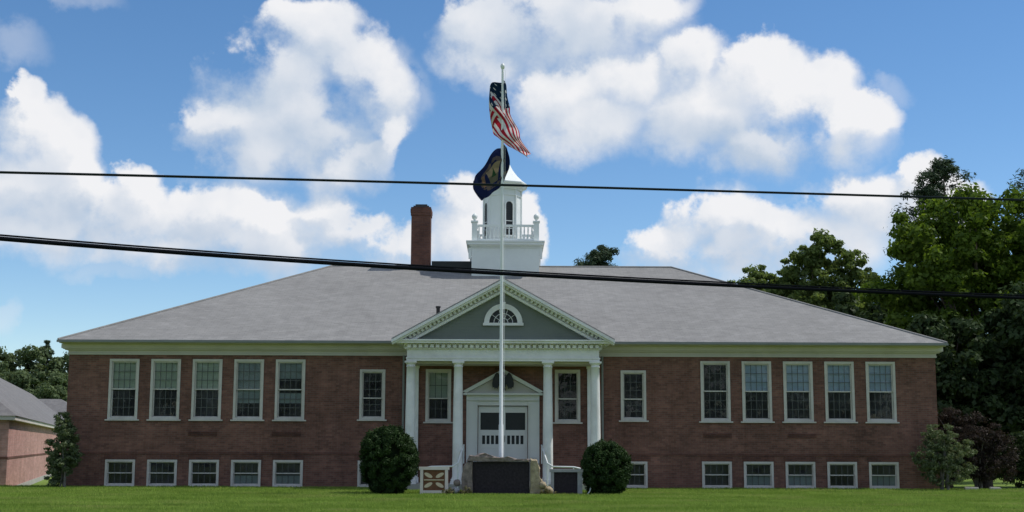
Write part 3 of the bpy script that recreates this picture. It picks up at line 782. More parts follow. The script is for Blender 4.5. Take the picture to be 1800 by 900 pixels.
# ------------------------------------------------------------------ flagpole and flags
FX, FY = -.06, -6.0
fp = MB(); fp.lathe([(.085, 0), (.08, 2.3), (.066, 2.32), (.060, 6), (.052, 10), (.042, 14.72)], FX, FY, 16)
fpo = fp.build('flagpole', M['pole']); tag(fpo, 'tall white flagpole standing in front of the school door', 'flagpole')
mb = MB(); mb.lathe([(.02, 14.72), (.06, 14.76), (.085, 14.84), (.06, 14.92), (.01, 14.95)], FX, FY, 12); mb.build('ball_finial', M['pole'], fpo)
mb = MB(); mb.lathe([(.20, .0), (.19, .05), (.11, .10)], FX, FY, 16); mb.build('base_collar', M['pole'], fpo)
mb = MB(); mb.tube([(FX+.09, FY-.02, 14.7), (FX+.10, FY-.02, 8), (FX+.10, FY-.02, 1.3)], .006, 5); mb.build('halyard', M['pole'], fpo)

def cloth(name, G, material, nu=56, nv=36, ripple=.03):
    """G[row][col] = (dx, dy, z) control points, rows top->bottom, cols hoist->fly; bicubic (Catmull-Rom) patch with UVs"""
    G = np.array(G, float); nr, nc = G.shape[:2]
    def cr(P, u):
        n_ = len(P)-1; s_ = min(u*n_, n_-1e-6); i = int(s_); f = s_-i
        p = [P[max(i-1, 0)], P[i], P[i+1], P[min(i+2, n_)]]
        return .5*((2*p[1]) + (-p[0]+p[2])*f + (2*p[0]-5*p[1]+4*p[2]-p[3])*f*f + (-p[0]+3*p[1]-3*p[2]+p[3])*f**3)
    vs_, uv = [], []
    for j in range(nv+1):
        for i in range(nu+1):
            u, v = i/nu, j/nv
            row = np.array([cr(G[:, c_], v) for c_ in range(nc)])
            p = cr(row, u)
            rp_ = ripple*u*math.sin(u*21+v*7)
            vs_.append((FX+p[0]+rp_*.45, FY+p[1]+rp_, p[2])); uv.append((u, v))
    fs = [(j*(nu+1)+i, (j+1)*(nu+1)+i, (j+1)*(nu+1)+i+1, j*(nu+1)+i+1) for j in range(nv) for i in range(nu)]
    me = bpy.data.meshes.new(name); me.from_pydata(vs_, [], fs); me.update()
    ul = me.uv_layers.new(name='UVMap'); li = np.zeros(len(me.loops), np.int32); me.loops.foreach_get('vertex_index', li)
    ul.data.foreach_set('uv', np.array(uv, np.float32)[li].ravel())
    me.polygons.foreach_set('use_smooth', [True]*len(fs))
    return link(name, me, material)

def flag_nodes(name):
    m, t = mat(name); uv = t.n('ShaderNodeTexCoord').outputs['UV']; sp = t.n('ShaderNodeSeparateXYZ', {0: uv})
    return m, t, sp.outputs[0], sp.outputs[1]
def flag_out(t, c):
    d = t.n('ShaderNodeBsdfDiffuse', {0: c}); tr = t.n('ShaderNodeBsdfTranslucent', {0: c})
    x = t.n('ShaderNodeMixShader', {0: .35, 1: d.outputs[0], 2: tr.outputs[0]}); t.n('ShaderNodeOutputMaterial', {0: x.outputs[0]})
usm, t, u, v = flag_nodes('stars_and_stripes')
st = t.math('LESS_THAN', t.math('FRACT', t.math('MULTIPLY', v, 6.5)), .5)
stripes = t.mix(st, (.72, .70, .68), (.42, .022, .04))
ca = t.math('MULTIPLY', t.math('LESS_THAN', u, .40), t.math('LESS_THAN', v, .5385))
fu = t.math('SUBTRACT', t.math('FRACT', t.math('MULTIPLY', u, 15)), .5); fv = t.math('SUBTRACT', t.math('FRACT', t.math('MULTIPLY', v, 16.7)), .5)
star = t.math('LESS_THAN', t.math('ADD', t.math('MULTIPLY', fu, fu), t.math('MULTIPLY', fv, fv)), .05)
chk = t.math('GREATER_THAN', t.math('FRACT', t.math('MULTIPLY', t.math('ADD', t.math('FLOOR', t.math('MULTIPLY', u, 15)), t.math('FLOOR', t.math('MULTIPLY', v, 16.7))), .5)), .25)
canton = t.mix(t.math('MULTIPLY', star, chk), (.012, .03, .065), (.7, .7, .7))
flag_out(t, t.mix(ca, stripes, canton))
G_us = [[(.02,0,14.38), (.14,-.05,14.10), (.20,.06,13.55), (.30,-.05,13.10), (.50,.08,12.62), (.72,-.05,12.12), (.93,.04,11.72)],
        [(.02,0,13.95), (-.34,.12,14.28), (-.05,.20,13.62), (.22,.05,12.95), (.46,-.08,12.42), (.70,.08,11.98), (.95,-.02,11.62)],
        [(.02,0,13.50), (-.44,.10,14.02), (-.40,-.08,13.55), (.02,-.14,12.92), (.36,.02,12.30), (.64,-.08,11.86), (.92,.03,11.55)],
        [(.02,0,13.05), (-.22,-.12,13.45), (-.42,-.02,12.95), (-.14,.06,12.48), (.20,-.10,12.12), (.52,.05,11.84), (.88,-.04,11.56)],
        [(.02,0,12.78), (-.16,-.02,12.95), (-.36,.10,12.50), (-.10,-.06,12.22), (.14,.06,12.02), (.48,-.08,11.80), (.84,.02,11.60)]]
f1 = cloth('flag', G_us, usm, ripple=.17); tag(f1, 'limp red, white and blue striped flag, upper of the two on the flagpole', 'flag', 'flags on the flagpole')
stm, t, u, v = flag_nodes('navy_flag')
du = t.math('SUBTRACT', u, .5); dv = t.math('SUBTRACT', v, .5)
shield = t.math('MULTIPLY', t.math('LESS_THAN', t.math('ABSOLUTE', du), t.rng(dv, -.22, .26, .15, .06)), t.math('LESS_THAN', t.math('ABSOLUTE', dv), .22))
ringd = t.math('ABSOLUTE', t.math('SUBTRACT', t.math('SQRT', t.math('ADD', t.math('MULTIPLY', du, du), t.math('MULTIPLY', t.math('MULTIPLY', dv, dv), .7))), .25))
nz = t.n('ShaderNodeTexNoise', {'Vector': t.n('ShaderNodeTexCoord').outputs['UV'], 'Scale': 9.0, 'Detail': 3.0}).outputs[0]
scroll = t.math('MULTIPLY', t.math('LESS_THAN', ringd, .045), t.math('GREATER_THAN', nz, .46))
c = t.mix(scroll, (.014, .02, .06), (.10, .08, .07))
c = t.mix(shield, c, t.mix(t.math('GREATER_THAN', dv, .02), (.26, .20, .12), (.12, .11, .07)))
pine_ = t.math('MULTIPLY', t.math('LESS_THAN', t.math('ABSOLUTE', du), t.rng(dv, -.17, .06, .0, .05)), t.math('LESS_THAN', t.math('ABSOLUTE', t.math('ADD', dv, .05)), .11))
c = t.mix(pine_, c, (.03, .07, .03))
side_ = t.math('MULTIPLY', t.math('LESS_THAN', t.math('ABSOLUTE', t.math('SUBTRACT', t.math('ABSOLUTE', du), .21)), .035), t.math('LESS_THAN', t.math('ABSOLUTE', t.math('ADD', dv, .0)), .16))
c = t.mix(side_, c, (.18, .11, .07))
flag_out(t, c)
G_st = [[(.02,0,12.06), (.16,.02,11.86), (-.22,.06,11.88), (-.52,-.06,11.42), (-.86,.05,10.98), (-1.03,0,10.72)],
        [(.03,0,11.70), (.26,.02,11.50), (-.18,-.08,11.45), (-.50,.05,11.12), (-.80,-.05,10.78), (-1.00,.04,10.52)],
        [(.03,0,11.30), (.24,-.02,11.20), (-.14,.07,11.08), (-.46,-.06,10.85), (-.76,.05,10.56), (-.95,-.03,10.34)],
        [(.03,0,10.95), (.12,.02,10.88), (-.12,-.06,10.74), (-.42,.05,10.52), (-.70,-.04,10.30), (-.86,.03,10.17)],
        [(.03,0,10.62), (.02,-.02,10.60), (-.18,.04,10.42), (-.42,-.03,10.22), (-.62,.03,10.08), (-.74,0,10.03)]]
f2 = cloth('flag', G_st, stm, ripple=.06); tag(f2, 'dark navy flag with a gold crest, hanging lower on the flagpole before the cupola', 'flag', 'flags on the flagpole')

# ------------------------------------------------------------------ overhead lines
def quad(p0, p1, p2, t_):   # through p0 (t=0), p1 (t=.5), p2 (t=1)
    return tuple(p0[i]*(1-t_)*(1-2*t_) + p1[i]*4*t_*(1-t_) + p2[i]*t_*(2*t_-1) for i in range(3))
def line(name, p0, p1, p2, r, m_, dz=0, dy=0, lo=-1.2, hi=2.2, extra=None):
    pts = [quad(p0, p1, p2, lo+(hi-lo)*i/60) for i in range(61)]
    pts = [(x, y+dy, z+dz) for x, y, z in pts]
    return MB().tube(pts, r, 8).build(name, m_)
c0, c1, c2 = (-7.33, -32, 4.56), (0.3, -28, 4.585), (10.76, -24, 4.66)
o = line('power_cable', c0, c1, c2, .034, M['cable']); tag(o, 'thick black cable, lowest and heaviest line crossing in front of the roof', 'cable', 'overhead lines')
o = line('support_wire', c0, c1, c2,   .014, M['cable'], .052, 0); tag(o, 'thin grey support wire running just above the thick black cable', 'cable', 'overhead lines')
w0, w1, w2 = (-9.34, -27, 6.585), (.2, -25, 6.785), (11.27, -23, 6.91)
o = line('power_line', w0, w1, w2, .013, M['wire'], .010); tag(o, 'thin dark wire across the sky, upper one of the high pair', 'cable', 'overhead lines')
o = line('power_line', w0, w1, w2, .013, M['wire'], -.010, .02); tag(o, 'thin dark wire across the sky, lower one of the high pair', 'cable', 'overhead lines')

# ------------------------------------------------------------------ foliage
def leaves(name, centers, radii, per, size, mat_, parent=None, shell=.55, up=.35, aspect=.6):
    """leaf faces spread through many clumps; returns one mesh object"""
    C_ = np.repeat(np.asarray(centers, float), per, 0); Rr = np.repeat(np.asarray(radii, float).reshape(len(centers), -1), per, 0)
    if Rr.shape[1] == 1: Rr = np.repeat(Rr, 3, 1)
    n = len(C_)
    d = rng.normal(size=(n, 3)); d /= np.linalg.norm(d, axis=1)[:, None]
    rad = shell + (1-shell)*rng.random(n); inner = rng.random(n) < .3; rad[inner] = rng.random(inner.sum())**.5
    # ragged surface
    rad *= 1 + .18*np.sin(d[:, 0]*7+C_[:, 2]*3)*np.sin(d[:, 2]*6+C_[:, 0])
    p = C_ + d*Rr*rad[:, None]
    nrm = d + rng.normal(size=(n, 3))*.55 + np.array([0, 0, up]); nrm /= np.linalg.norm(nrm, axis=1)[:, None]
    a = np.cross(nrm, rng.normal(size=(n, 3))); a /= np.linalg.norm(a, axis=1)[:, None]; b = np.cross(nrm, a)
    s_ = size*(.6+.8*rng.random(n))[:, None]
    q = np.stack([p-a*s_, p-b*s_*aspect-nrm*s_*.12, p+a*s_, p+b*s_*aspect-nrm*s_*.12], 1).reshape(-1, 3)
    return link(name, fast_mesh(name, q, 4), mat_, parent)

def clumps_in(envs, count, r0, r1, surf=.75):
    """sub-clump centres inside a list of envelope ellipsoids (cx,cy,cz,rx,ry,rz)"""
    vol = np.array([e[3]*e[4]*e[5] for e in envs])**.75; cnt = np.maximum(3, (count*vol/vol.sum()).astype(int)); cs, rs = [], []
    for e, k in zip(envs, cnt):
        d = rng.normal(size=(k, 3)); d /= np.linalg.norm(d, axis=1)[:, None]
        rad = np.where(rng.random(k) < surf, .72+.30*rng.random(k), rng.random(k)**.4*.7)
        cs.append(np.array(e[:3]) + d*np.array(e[3:])*rad[:, None])
        r = r0+(r1-r0)*rng.random(k)**1.5; rs.append(np.stack([r, r, r*(.55+.25*rng.random(k))], 1))
    return np.concatenate(cs), np.concatenate(rs)

def trunk(parent, h, r, cs=None, m_='bark', limbs=9, lean=.15, base=-.4):
    mb = MB(); top = (lean*random.uniform(-1, 1)*2, lean*random.uniform(-1, 1)*2, h)
    pts = [(0, 0, base), (0, 0, 0.3)] + [(top[0]*u+.12*math.sin(u*5), top[1]*u, h*u) for u in (.25, .5, .75, 1)]
    mb.tube(pts, [r*1.35, r, r*.8, r*.58, r*.34, r*.08], 10)
    if cs is not None:
        for i in range(limbs):
            c_ = cs[random.randrange(len(cs))]; z = max(h*.18, min(h*.8, c_[2]*random.uniform(.45, .75)))
            u = z/h; p0 = Vector((top[0]*u, top[1]*u, z)); p2 = Vector(c_); p1 = p0.lerp(p2, .5)+Vector((0, 0, -.25))
            mb.tube([p0, p1, p2], [r*.34, r*.2, r*.04], 6)
    return mb.build('trunk', M[m_], parent)

def tree(name, label, loc, envs, count, r0, r1, per, size, lmat, h, tr, cat='tree', group=None, limbs=10, bark='bark', shell=.55, surf=.75):
    root = empty(name, loc); tag(root, label, cat, group)
    cs, rs = clumps_in(envs, count, r0, r1, surf)
    leaves('crown', cs, rs, per, size, L[lmat], root, shell)
    trunk(root, h, tr, cs, bark, limbs)
    return root

GZ = lambda x, y: float(ground_z(x, y))
TG = 'trees right of the school'
# big maple
tree('maple_tree', 'huge leafy maple with sunlit yellow-green top, filling the right edge beyond the school', (24.6, 17, GZ(24.6, 17)),
     [(-.8,0,12.6,3.6,3.4,3.0), (2.2,.5,12.9,3.2,3.2,2.6), (-2.6,0,9.6,3.0,3.2,3.2), (1.0,0,8.6,4.6,4.0,4.0), (-.5,0,5.2,5.2,4.4,3.6), (4.2,0,9.5,3.0,3.2,3.4), (-3.6,-.5,7.4,1.9,2.2,1.8)],
     520, .42, 1.0, 230, .14, 'maple', 13.5, .42, group=TG, limbs=22)
tree('maple_tree', 'broad leafy maple cut by the right picture edge, beside the huge one', (33.6, 20, GZ(33, 20)),
     [(-.5,0,12.6,4.2,4,3.0), (-2.5,0,8.0,4.4,4,4.2), (2,0,8.5,4.6,4,4.4), (0,0,4,5,4,3.4)], 420, .45, 1.05, 210, .15, 'maple', 13, .42, group=TG, limbs=12)
# lighter open tree above the right roof slope
tree('ash_tree', 'open light-green tree rising above the right roof slope, sky showing through it', (20.2, 32, GZ(20, 32)),
     [(.3,0,14.7,1.3,1.3,1.4), (-.8,0,13.6,1.6,1.5,1.4), (2.0,0,13.0,1.7,1.5,1.6), (.4,0,11.6,2.8,2.2,2.0), (-1.6,0,10.6,2.0,2.0,1.8), (3.4,0,10.2,2.2,2.0,2.2), (0,0,8.0,4.0,3.0,2.6)],
     620, .26, .62, 100, .115, 'light', 15, .2, group=TG, limbs=30, surf=.45)
tree('ash_tree', 'smaller pale green tree peeping over the roof slope, leftmost of the right hand trees', (16.6, 33, GZ(16, 33)),
     [(-.2,0,12.6,1.6,1.4,1.0), (1.4,0,12.7,1.4,1.3,1.1), (-2.0,0,11.8,1.4,1.4,.9), (2.6,0,11.8,1.6,1.4,1.4), (.6,0,10.6,2.4,2.2,1.8), (0,0,7.5,3.0,2.5,2.4)],
     380, .24, .55, 95, .115, 'light', 13, .16, group=TG, limbs=24, surf=.45)
# shaded trees close behind the school's right corner
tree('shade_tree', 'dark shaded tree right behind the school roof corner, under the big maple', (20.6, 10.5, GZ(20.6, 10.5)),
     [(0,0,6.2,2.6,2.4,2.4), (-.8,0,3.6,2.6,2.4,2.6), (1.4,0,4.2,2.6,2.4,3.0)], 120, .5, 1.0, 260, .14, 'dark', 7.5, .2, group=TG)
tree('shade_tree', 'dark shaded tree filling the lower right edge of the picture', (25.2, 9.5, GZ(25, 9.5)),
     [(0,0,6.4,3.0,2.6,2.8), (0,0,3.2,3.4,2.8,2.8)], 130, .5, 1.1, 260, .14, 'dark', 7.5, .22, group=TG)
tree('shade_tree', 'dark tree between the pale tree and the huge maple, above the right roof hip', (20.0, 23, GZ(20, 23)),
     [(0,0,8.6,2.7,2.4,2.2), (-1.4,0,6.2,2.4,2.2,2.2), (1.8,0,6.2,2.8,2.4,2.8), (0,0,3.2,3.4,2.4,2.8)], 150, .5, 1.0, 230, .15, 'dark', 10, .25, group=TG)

def pine(name, label, loc, H, z0, rmax, per=110, size=.13, cat='pine tree', group=None, whorls=17, tr=.25, pw_=.6):
    root = empty(name, loc); tag(root, label, cat, group); cs, rs = [], []; mb = MB()
    for i in range(whorls):
        u = i/(whorls-1); z = z0+(H-z0)*u**.9
        rr = rmax*(1-u)**pw_*random.uniform(.75, 1.15)+rmax*.12
        nb = 6 if u < .85 else 4
        for k in range(nb):
            if random.random() < .14: continue
            a = random.uniform(0, 6.28); L_ = rr*random.uniform(.55, 1.1)
            e = Vector((L_*math.cos(a), L_*math.sin(a), z+L_*.22))
            mb.tube([(0, 0, z-.15), e*.55+Vector((0, 0, z*.45-.08)), e], [tr*.25*(1-u)+.02, .03, .012], 5)
            for q_ in (.45, .72, 1.0):
                p = Vector((e.x*q_, e.y*q_, z+(e.z-z)*q_+random.uniform(-.15, .45))); rad = (.24+.26*q_*L_/rmax)*random.uniform(.7, 1.35)*min(1.5, rmax/2.4)
                cs.append(p); rs.append((rad*1.2, rad*1.2, rad*.85))
    leaves('crown', [tuple(c_) for c_ in cs], rs, per, size, L['pine'], root, .2, .5, .3)
    mb.tube([(0,0,-.5),(0,0,H*.5),(.1,0,H*.8),(.1,0,H)], [tr*1.2, tr*.8, tr*.4, .03], 8)
    mb.build('trunk', M['bark'], root)
    return root
pine('pine_tree', 'dark pine top rising behind the sunlit crown of the huge maple', (28.9, 34, GZ(28, 34)), 20.4, 10, 3.7, group='pines', per=80, size=.13, pw_=.5)
pine('pine_tree', 'dark pine cut by the right picture edge, highest tree of all', (36.0, 32, GZ(36, 32)), 21.6, 8, 4.6, group='pines', per=95, size=.13, pw_=.5)
pine('pine_tree', 'small dark pine top peeking over the roof ridge right of the cupola', (7.15, 42, GZ(7, 42)), 15.9, 9, 2.3, group='pines', per=120, pw_=.38)

# distant wooded hill on the left
hx = np.linspace(-260, 20, 57); hy = np.linspace(100, 420, 40); X, Y = np.meshgrid(hx, hy)
Z = -.75 + 12*np.clip((Y-100)/90, 0, 1)**1.0*np.clip((10-X)/60, 0, 1) + .8*np.sin(X*.06)*np.sin(Y*.045)
hm = bpy.data.meshes.new('hill'); nx = len(hx)
hm.from_pydata(np.stack([X.ravel(), Y.ravel(), Z.ravel()], 1).tolist(), [], [(j*nx+i, j*nx+i+1, (j+1)*nx+i+1, (j+1)*nx+i) for j in range(len(hy)-1) for i in range(nx-1)]); hm.update()
tag(link('hill', hm, mg), kind='structure')
hz = lambda x, y: -.75 + 12*min(1, max(0, (y-100)/90))*min(1, max(0, (10-x)/60))
HG = 'trees on the hillside left of the school'
ht = tree('hill_tree', 'rounded green tree on the wooded hillside left of the school', (-71, 150, hz(-71, 150)-.3),
     [(0,0,8.0,3.2,3.2,2.6), (-1.6,0,5.4,3.4,3.2,3.2), (1.8,0,5.2,3.2,3.2,3.2), (0,0,2.6,3.6,3.4,2.4)], 90, .7, 1.5, 120, .28, 'hill', 8.5, .3, group=HG, limbs=4)
spots = [(-77,148,1.0),(-82,152,1.08),(-87,150,.95),(-66,152,.9),(-74,134,.8),(-80,130,.85),(-68,132,.8),(-62,134,.75),(-86,133,.85),(-64,118,.72),(-70,116,.7),(-76,115,.75),(-58,120,.7),(-82,116,.7),(-92,156,1.1),(-57,150,.9),(-93,136,1.0)]
for x, y, s_ in spots: dup(ht, (x, y, hz(x, y)-.3), random.uniform(0, 6.28), s_)
pine('hill_pine', 'tall dark pine standing above the hillside trees, next to the school eave', (-70.2, 152, hz(-70, 152)), 10.6, 4, 2.0, 80, .2, group=HG, whorls=9)
pine('hill_pine', 'slender dark pine on the hilltop near the left picture edge', (-76.5, 154, hz(-76, 154)), 8.0, 4, 1.5, 80, .2, group=HG, whorls=8)

# dense wood far behind on the right
k = 520; wx = 14+rng.random(k)*62; wy = 44+rng.random(k)*14; wz = rng.random(k)**.8*8.5-1.2
cs = np.stack([wx, wy, wz], 1); r_ = .9+1.1*rng.random(k)
o = leaves('wood', cs, np.stack([r_*1.3, r_*1.3, r_], 1), 150, .30, L['dark'], None, .5)
tag(o, 'dark mass of woodland closing the view behind the right hand trees', 'wood', kind='stuff')

# unseen tree line across the street, added to darken what the windows mirror
k = 420; sx_ = rng.random(k)*150-75; sy_ = -92-rng.random(k)*10; sz_ = rng.random(k)*11; r_ = 1.2+1.2*rng.random(k)
o = leaves('street_trees', np.stack([sx_, sy_, sz_], 1), np.stack([r_*1.3, r_*1.1, r_], 1), 70, .5, L['dark'], None, .3)
tag(o, 'leafy tree line on the far side of the street, opposite the school', 'wood', kind='stuff')
# shrubs
def shrub(name, label, loc, envs, count, r0, r1, per, size, lmat, stems=5, cat='shrub', shell=.4, group=None, sh=1.6):
    root = empty(name, loc); tag(root, label, cat, group)
    cs, rs = clumps_in(envs, count, r0, r1, .8)
    leaves('foliage', cs, rs, per, size, L[lmat], root, shell, .2, .45)
    mb = MB()
    for i in range(stems):
        c_ = cs[random.randrange(len(cs))]; mb.tube([(random.uniform(-.06,.06)*stems/3, random.uniform(-.06,.06), -.1), (c_[0]*.35, c_[1]*.35, c_[2]*.5), tuple(c_)], [.035, .025, .008], 6)
    mb.tube([(.12,-.1,-.1), (.10,-.1,sh*.5), (.05,0,sh)], [.05,.04,.015], 8)
    mb.build('stem', M['pbark'], root)
    return root
shrub('grey_shrub', 'loose grey-green shrub with a pale stem at the left corner of the school', (-16.45, -.95, 0),
      [(-.10,0,2.3,.30,.3,.55), (.10,0,1.75,.42,.4,.6), (-.28,0,1.35,.38,.4,.6), (.0,0,.95,.52,.45,.55), (-.28,0,.5,.40,.4,.42), (.32,0,1.15,.28,.3,.4)], 330, .08, .18, 70, .045, 'sage', 5, sh=1.9)
shrub('green_shrub', 'airy green shrub at the right corner of the school, beside the burgundy bush', (16.5, -1.2, 0),
      [(-.1,0,2.0,.62,.5,.50), (.3,0,1.5,.85,.6,.6), (-.5,0,1.3,.7,.55,.6), (.1,0,.75,1.05,.6,.6)], 240, .10, .25, 60, .045, 'sage', 7, sh=1.8)
shrub('burgundy_bush', 'big dull burgundy bush in the shade right of the airy green shrub', (18.6, 1.2, -.02),
      [(0,0,2.1,1.1,.9,.8), (-.5,0,1.4,1.2,1.0,1.0), (.6,0,1.2,1.1,1.0,1.0), (-1.0,.3,2.7,.7,.6,.6)], 260, .15, .34, 90, .05, 'burg', 7, 'bush', sh=2.0)

shrub('dark_bush', 'low dark bush in deep shade behind the burgundy bush at the right edge', (22.2, 3.2, -.1),
      [(0,0,1.6,1.6,1.0,1.2), (1.8,0,1.2,1.6,1.0,1.0), (-1.4,.3,1.0,1.2,.9,.9)], 160, .2, .45, 110, .07, 'dark', 6, 'bush', sh=1.6)  # bush added to hide a strip of sunlit grass

def yew(label, loc, rx_, rz_, cz, squash):
    root = empty('round_bush', loc); tag(root, label, 'bush', 'clipped round bushes beside the entrance')
    # solid twiggy heart that the leaves hide
    mb = MB(); mb.lathe([(.05, 0), (rx_*.55, .12), (rx_*.78, cz*.55), (rx_*.82, cz), (rx_*.70, cz+rz_*.45), (rx_*.40, cz+rz_*.70), (.05, cz+rz_*.80)], 0, 0, 18)
    mb.build('twigs', M['twig'], root)
    n_ = 330; d = rng.normal(size=(n_, 3)); d /= np.linalg.norm(d, axis=1)[:, None]
    s_ = np.where(d[:, 2:3] > 0, 1.0, 1.0); e = np.array([rx_, rx_, rz_])
    pw = np.abs(d)**squash; d = d/np.power(pw.sum(1), 1/squash)[:, None]
    cs = np.array([0, 0, cz]) + d*e*(.91+.09*rng.random((n_, 1))+.05*np.sin(d[:, :1]*6+cz*3)*np.cos(d[:, 2:3]*5)); cs[:, 2] = np.maximum(cs[:, 2], .10)
    r_ = .10+.09*rng.random(n_)
    leaves('foliage', cs, r_, 210, .035, L['yew'], root, .45, .2, .4)
yew('larger clipped dark round bush left of the white framed panel', (-3.80, -6.5, 0), .90, 1.10, 1.08, 2.15)
yew('smaller clipped dark round bush right of the entrance memorial', (3.46, -6.5, 0), .76, .86, .84, 2.15)

# ------------------------------------------------------------------ memorial stones in front of the steps
mon = empty('stone_memorial', (0, -6.75, 0)); tag(mon, 'wide rough stone memorial with a dark polished panel, at the foot of the flagpole', 'memorial')
out = []
topz = [(-1.30,.62),(-1.33,.95),(-1.22,1.12),(-1.10,1.27),(-.90,1.26),(-.70,1.36),(-.44,1.31),(-.2,1.22),(.0,1.22),(.2,1.23),(.45,1.17),(.7,1.16),(.9,1.15)]
mb = MB()
poly = [(-1.28, -.1), (.95, -.1)] + topz[::-1]
# rough slab with a window for the panel: left jamb, right jamb, top band
def rough_prism(mb, poly, y0, y1, amp=.03, n_=3):
    P_ = []
    for i in range(len(poly)):
        a_, b_2 = poly[i], poly[(i+1) % len(poly)]
        for q_ in range(n_):
            u_ = q_/n_; P_.append((a_[0]+(b_2[0]-a_[0])*u_+random.uniform(-amp, amp)*.5, a_[1]+(b_2[1]-a_[1])*u_+random.uniform(-amp, amp)*.5))
    m_ = len(P_); cx_ = sum(p[0] for p in P_)/m_; cz_ = sum(p[1] for p in P_)/m_
    rings = [(1.0, y1), (1.02, (y0+y1)/2), (1.0, y0+.05), (.93, y0)]
    vs_ = []
    for s_, y in rings:
        for p in P_: vs_.append((cx_+(p[0]-cx_)*s_+random.uniform(-amp, amp)*.3, y+random.uniform(-amp, amp)*.6, cz_+(p[1]-cz_)*s_+random.uniform(-amp, amp)*.3))
    fs = [tuple(range(m_))[::-1]]
    for r__ in range(3):
        for i in range(m_):
            j = (i+1) % m_; fs.append((r__*m_+i, r__*m_+j, (r__+1)*m_+j, (r__+1)*m_+i))
    fs.append(tuple(3*m_+i for i in range(m_)))
    mb.add(vs_, [f[::-1] for f in fs])
rough_prism(mb, [(-1.30,-.1),(-.99,-.1),(-.99,1.08),(-1.18,1.10),(-1.30,.9),(-1.36,.5)], -.16, .22)
rough_prism(mb, [(-1.20,1.09)] + [(.90,1.09)] + topz[::-1][:10], -.20, .22, .035)
mb.build('stone_surround', M['rough'], mon)
mb = MB(); rough_prism(mb, [(.90,-.1),(1.30,-.1),(1.40,.15),(1.33,.40),(1.22,.62),(1.24,.88),(1.14,1.14),(.92,1.18)], -.18, .22, .04); mb.build('pale_stone', M['tan'], mon)
mb = MB(); mb.box(-.98, .89, -.06, .15, .0, 1.075); mb.box(-.98, .89, -.085, -.061, .0, .05); mb.box(-.985, -.94, -.09, -.061, .05, 1.07); mb.box(.85, .895, -.09, -.061, .05, 1.07); mb.box(-.94, .85, -.09, -.061, 1.02, 1.07)
mb.build('dark_panel', M['granite'], mon)

# white framed panel with four pale leaf shapes on brown
fpn = empty('framed_panel', (-2.27, -6.75, 0)); tag(fpn, 'small white framed panel with a cream and brown cross pattern, beside the larger bush', 'panel')
mb = MB()
mb.box(-.46, -.36, -.05, .05, 0, .80); mb.box(.36, .46, -.05, .05, 0, .80); mb.box(-.50, .50, -.06, .06, .802, .90); mb.box(-.36, .36, -.05, .05, .04, .13)
mb.build('frame', M['pinkwhite'], fpn)
mb = MB(); mb.box(-.36, .36, .0, .03, .13, .80); mb.build('brown_board', M['rust'], fpn)
mb = MB()
for sx in (-1, 1):
    for sz in (-1, 1):
        cx_, cz_ = sx*.19, .465+sz*.16; pl = []
        for k in range(14):
            a = 2*math.pi*k/14; u_, v_ = .15*math.cos(a), .062*math.sin(a); ra_ = sx*sz*R(28)
            pl.append((cx_+u_*math.cos(ra_)-v_*math.sin(ra_), cz_+u_*math.sin(ra_)+v_*math.cos(ra_)))
        mb.prism(pl, -.015, -.001)
mb.tube([(-.33, -.008, .47), (.33, -.008, .47)], .02, 6)
mb.build('pale_pattern', M['cream'], fpn)

# grey slab frame with dark inset at the right
gs = empty('grey_memorial', (2.12, -6.75, 0)); tag(gs, 'low grey stone memorial with a dark inset, left of the smaller round bush', 'memorial')
mb = MB(); mb.box(-.52, -.42, -.07, .12, 0, .74); mb.box(.36, .52, -.07, .12, 0, .74); mb.box(-.56, .56, -.09, .14, .742, .84); mb.build('stone_frame', M['stone_grey'], gs)
mb = MB(); mb.box(-.42, .36, .0, .10, .0, .74); mb.build('dark_panel', M['granite'], gs)
hp = MB(); hp.tube([(.0, 0, .74), (.07, 0, .68), (.13, 0, .52), (.14, 0, .34), (.09, 0, .14), (.0, 0, .0)], .022, 8)
ho = hp.build('white_hoop', M['pole'], None, (2.80, -6.85, 0)); tag(ho, 'curved pale metal hoop between the low grey memorial and the smaller bush', 'hoop')

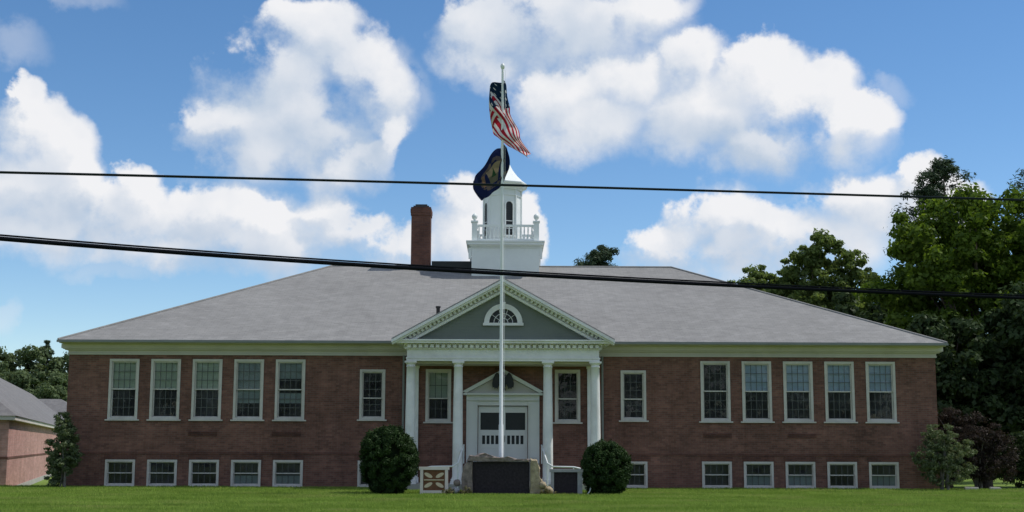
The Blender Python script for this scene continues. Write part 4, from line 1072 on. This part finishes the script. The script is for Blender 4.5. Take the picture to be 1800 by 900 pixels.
# field stones and low flowering plants around the memorial
def boulder(loc, r, label, m_='rough', group='field stones around the memorial'):
    mb = MB(); n_, m2 = 10, 7; vs_ = []; sx, sy, sz = r*random.uniform(.9, 1.3), r*random.uniform(.7, 1.0), r*random.uniform(.7, 1.0)
    prof = []
    ph = random.uniform(0, 6)
    for j in range(m2):
        b2 = -math.pi/2+math.pi*j/(m2-1)
        for i in range(n_):
            a = 2*math.pi*i/n_; q_ = 1+.16*math.sin(3*a+ph+j)+.1*math.sin(5*a+2*j+ph)
            vs_.append((sx*q_*math.cos(b2)*math.cos(a), sy*q_*math.cos(b2)*math.sin(a), sz*(1+.1*math.sin(a*2+ph))*math.sin(b2)))
    fs = [(j*n_+i, j*n_+(i+1) % n_, (j+1)*n_+(i+1) % n_, (j+1)*n_+i) for j in range(m2-1) for i in range(n_)]
    mb.add(vs_, fs, True); o = mb.build('field_stone', M[m_], None, loc); tag(o, label, 'stone', group); return o
boulder((-1.58, -6.9, .12), .17, 'pale rounded stone at the left foot of the wide memorial', 'stone_grey')
boulder((-1.50, -6.8, .38), .13, 'brownish stone leaning higher up against the left side of the wide memorial')
boulder((1.48, -6.9, .14), .17, 'tan stone at the right foot of the wide memorial', 'tan')
boulder((1.33, -7.0, .32), .13, 'pale tan stone resting against the right side of the wide memorial', 'tan')
for lb, x, z, r_ in (('low leafy plant at the foot of the white framed panel', -1.75, .10, .20), ('low plant with straw-coloured heads before the left end of the wide memorial', -1.22, .12, .18),
                 ('low leafy plant between the wide memorial and the low grey one', 1.45, .10, .22)):
    root = empty('flowering_plant', (x, -7.1, 0)); tag(root, lb, 'plant', 'low plants around the memorial')
    cs = np.stack([rng.normal(size=14)*r_*.7, rng.normal(size=14)*.06, np.abs(rng.normal(size=14))*.08+.04], 1)
    leaves('foliage', cs, np.full(14, .08), 45, .026, L['flower'], root, .3, .6, .4)

# pale edging stones beyond the lawn at the right
for x, wd_, lb in ((17.85, .58, 'long pale edging stone lying by the right corner shrub'), (18.75, .46, 'shorter pale edging stone, middle of the three right of the school'), (20.35, .6, 'pale edging stone nearest the right picture edge')):
    mb = MB(); s_ = wd_/2
    mb.add([(-s_,-.1,-.05),(s_,-.09,-.05),(s_,.1,-.05),(-s_,.09,-.05),(-s_+.04,-.07,.10),(s_-.03,-.06,.09),(s_-.04,.07,.10),(-s_+.03,.07,.11)],
           [(0,3,2,1),(4,5,6,7),(0,1,5,4),(1,2,6,5),(2,3,7,6),(3,0,4,7)])
    o = mb.build('edging_stone', M['concrete'], None, (x, -.25, 0)); tag(o, lb, 'stone', 'pale edging stones')
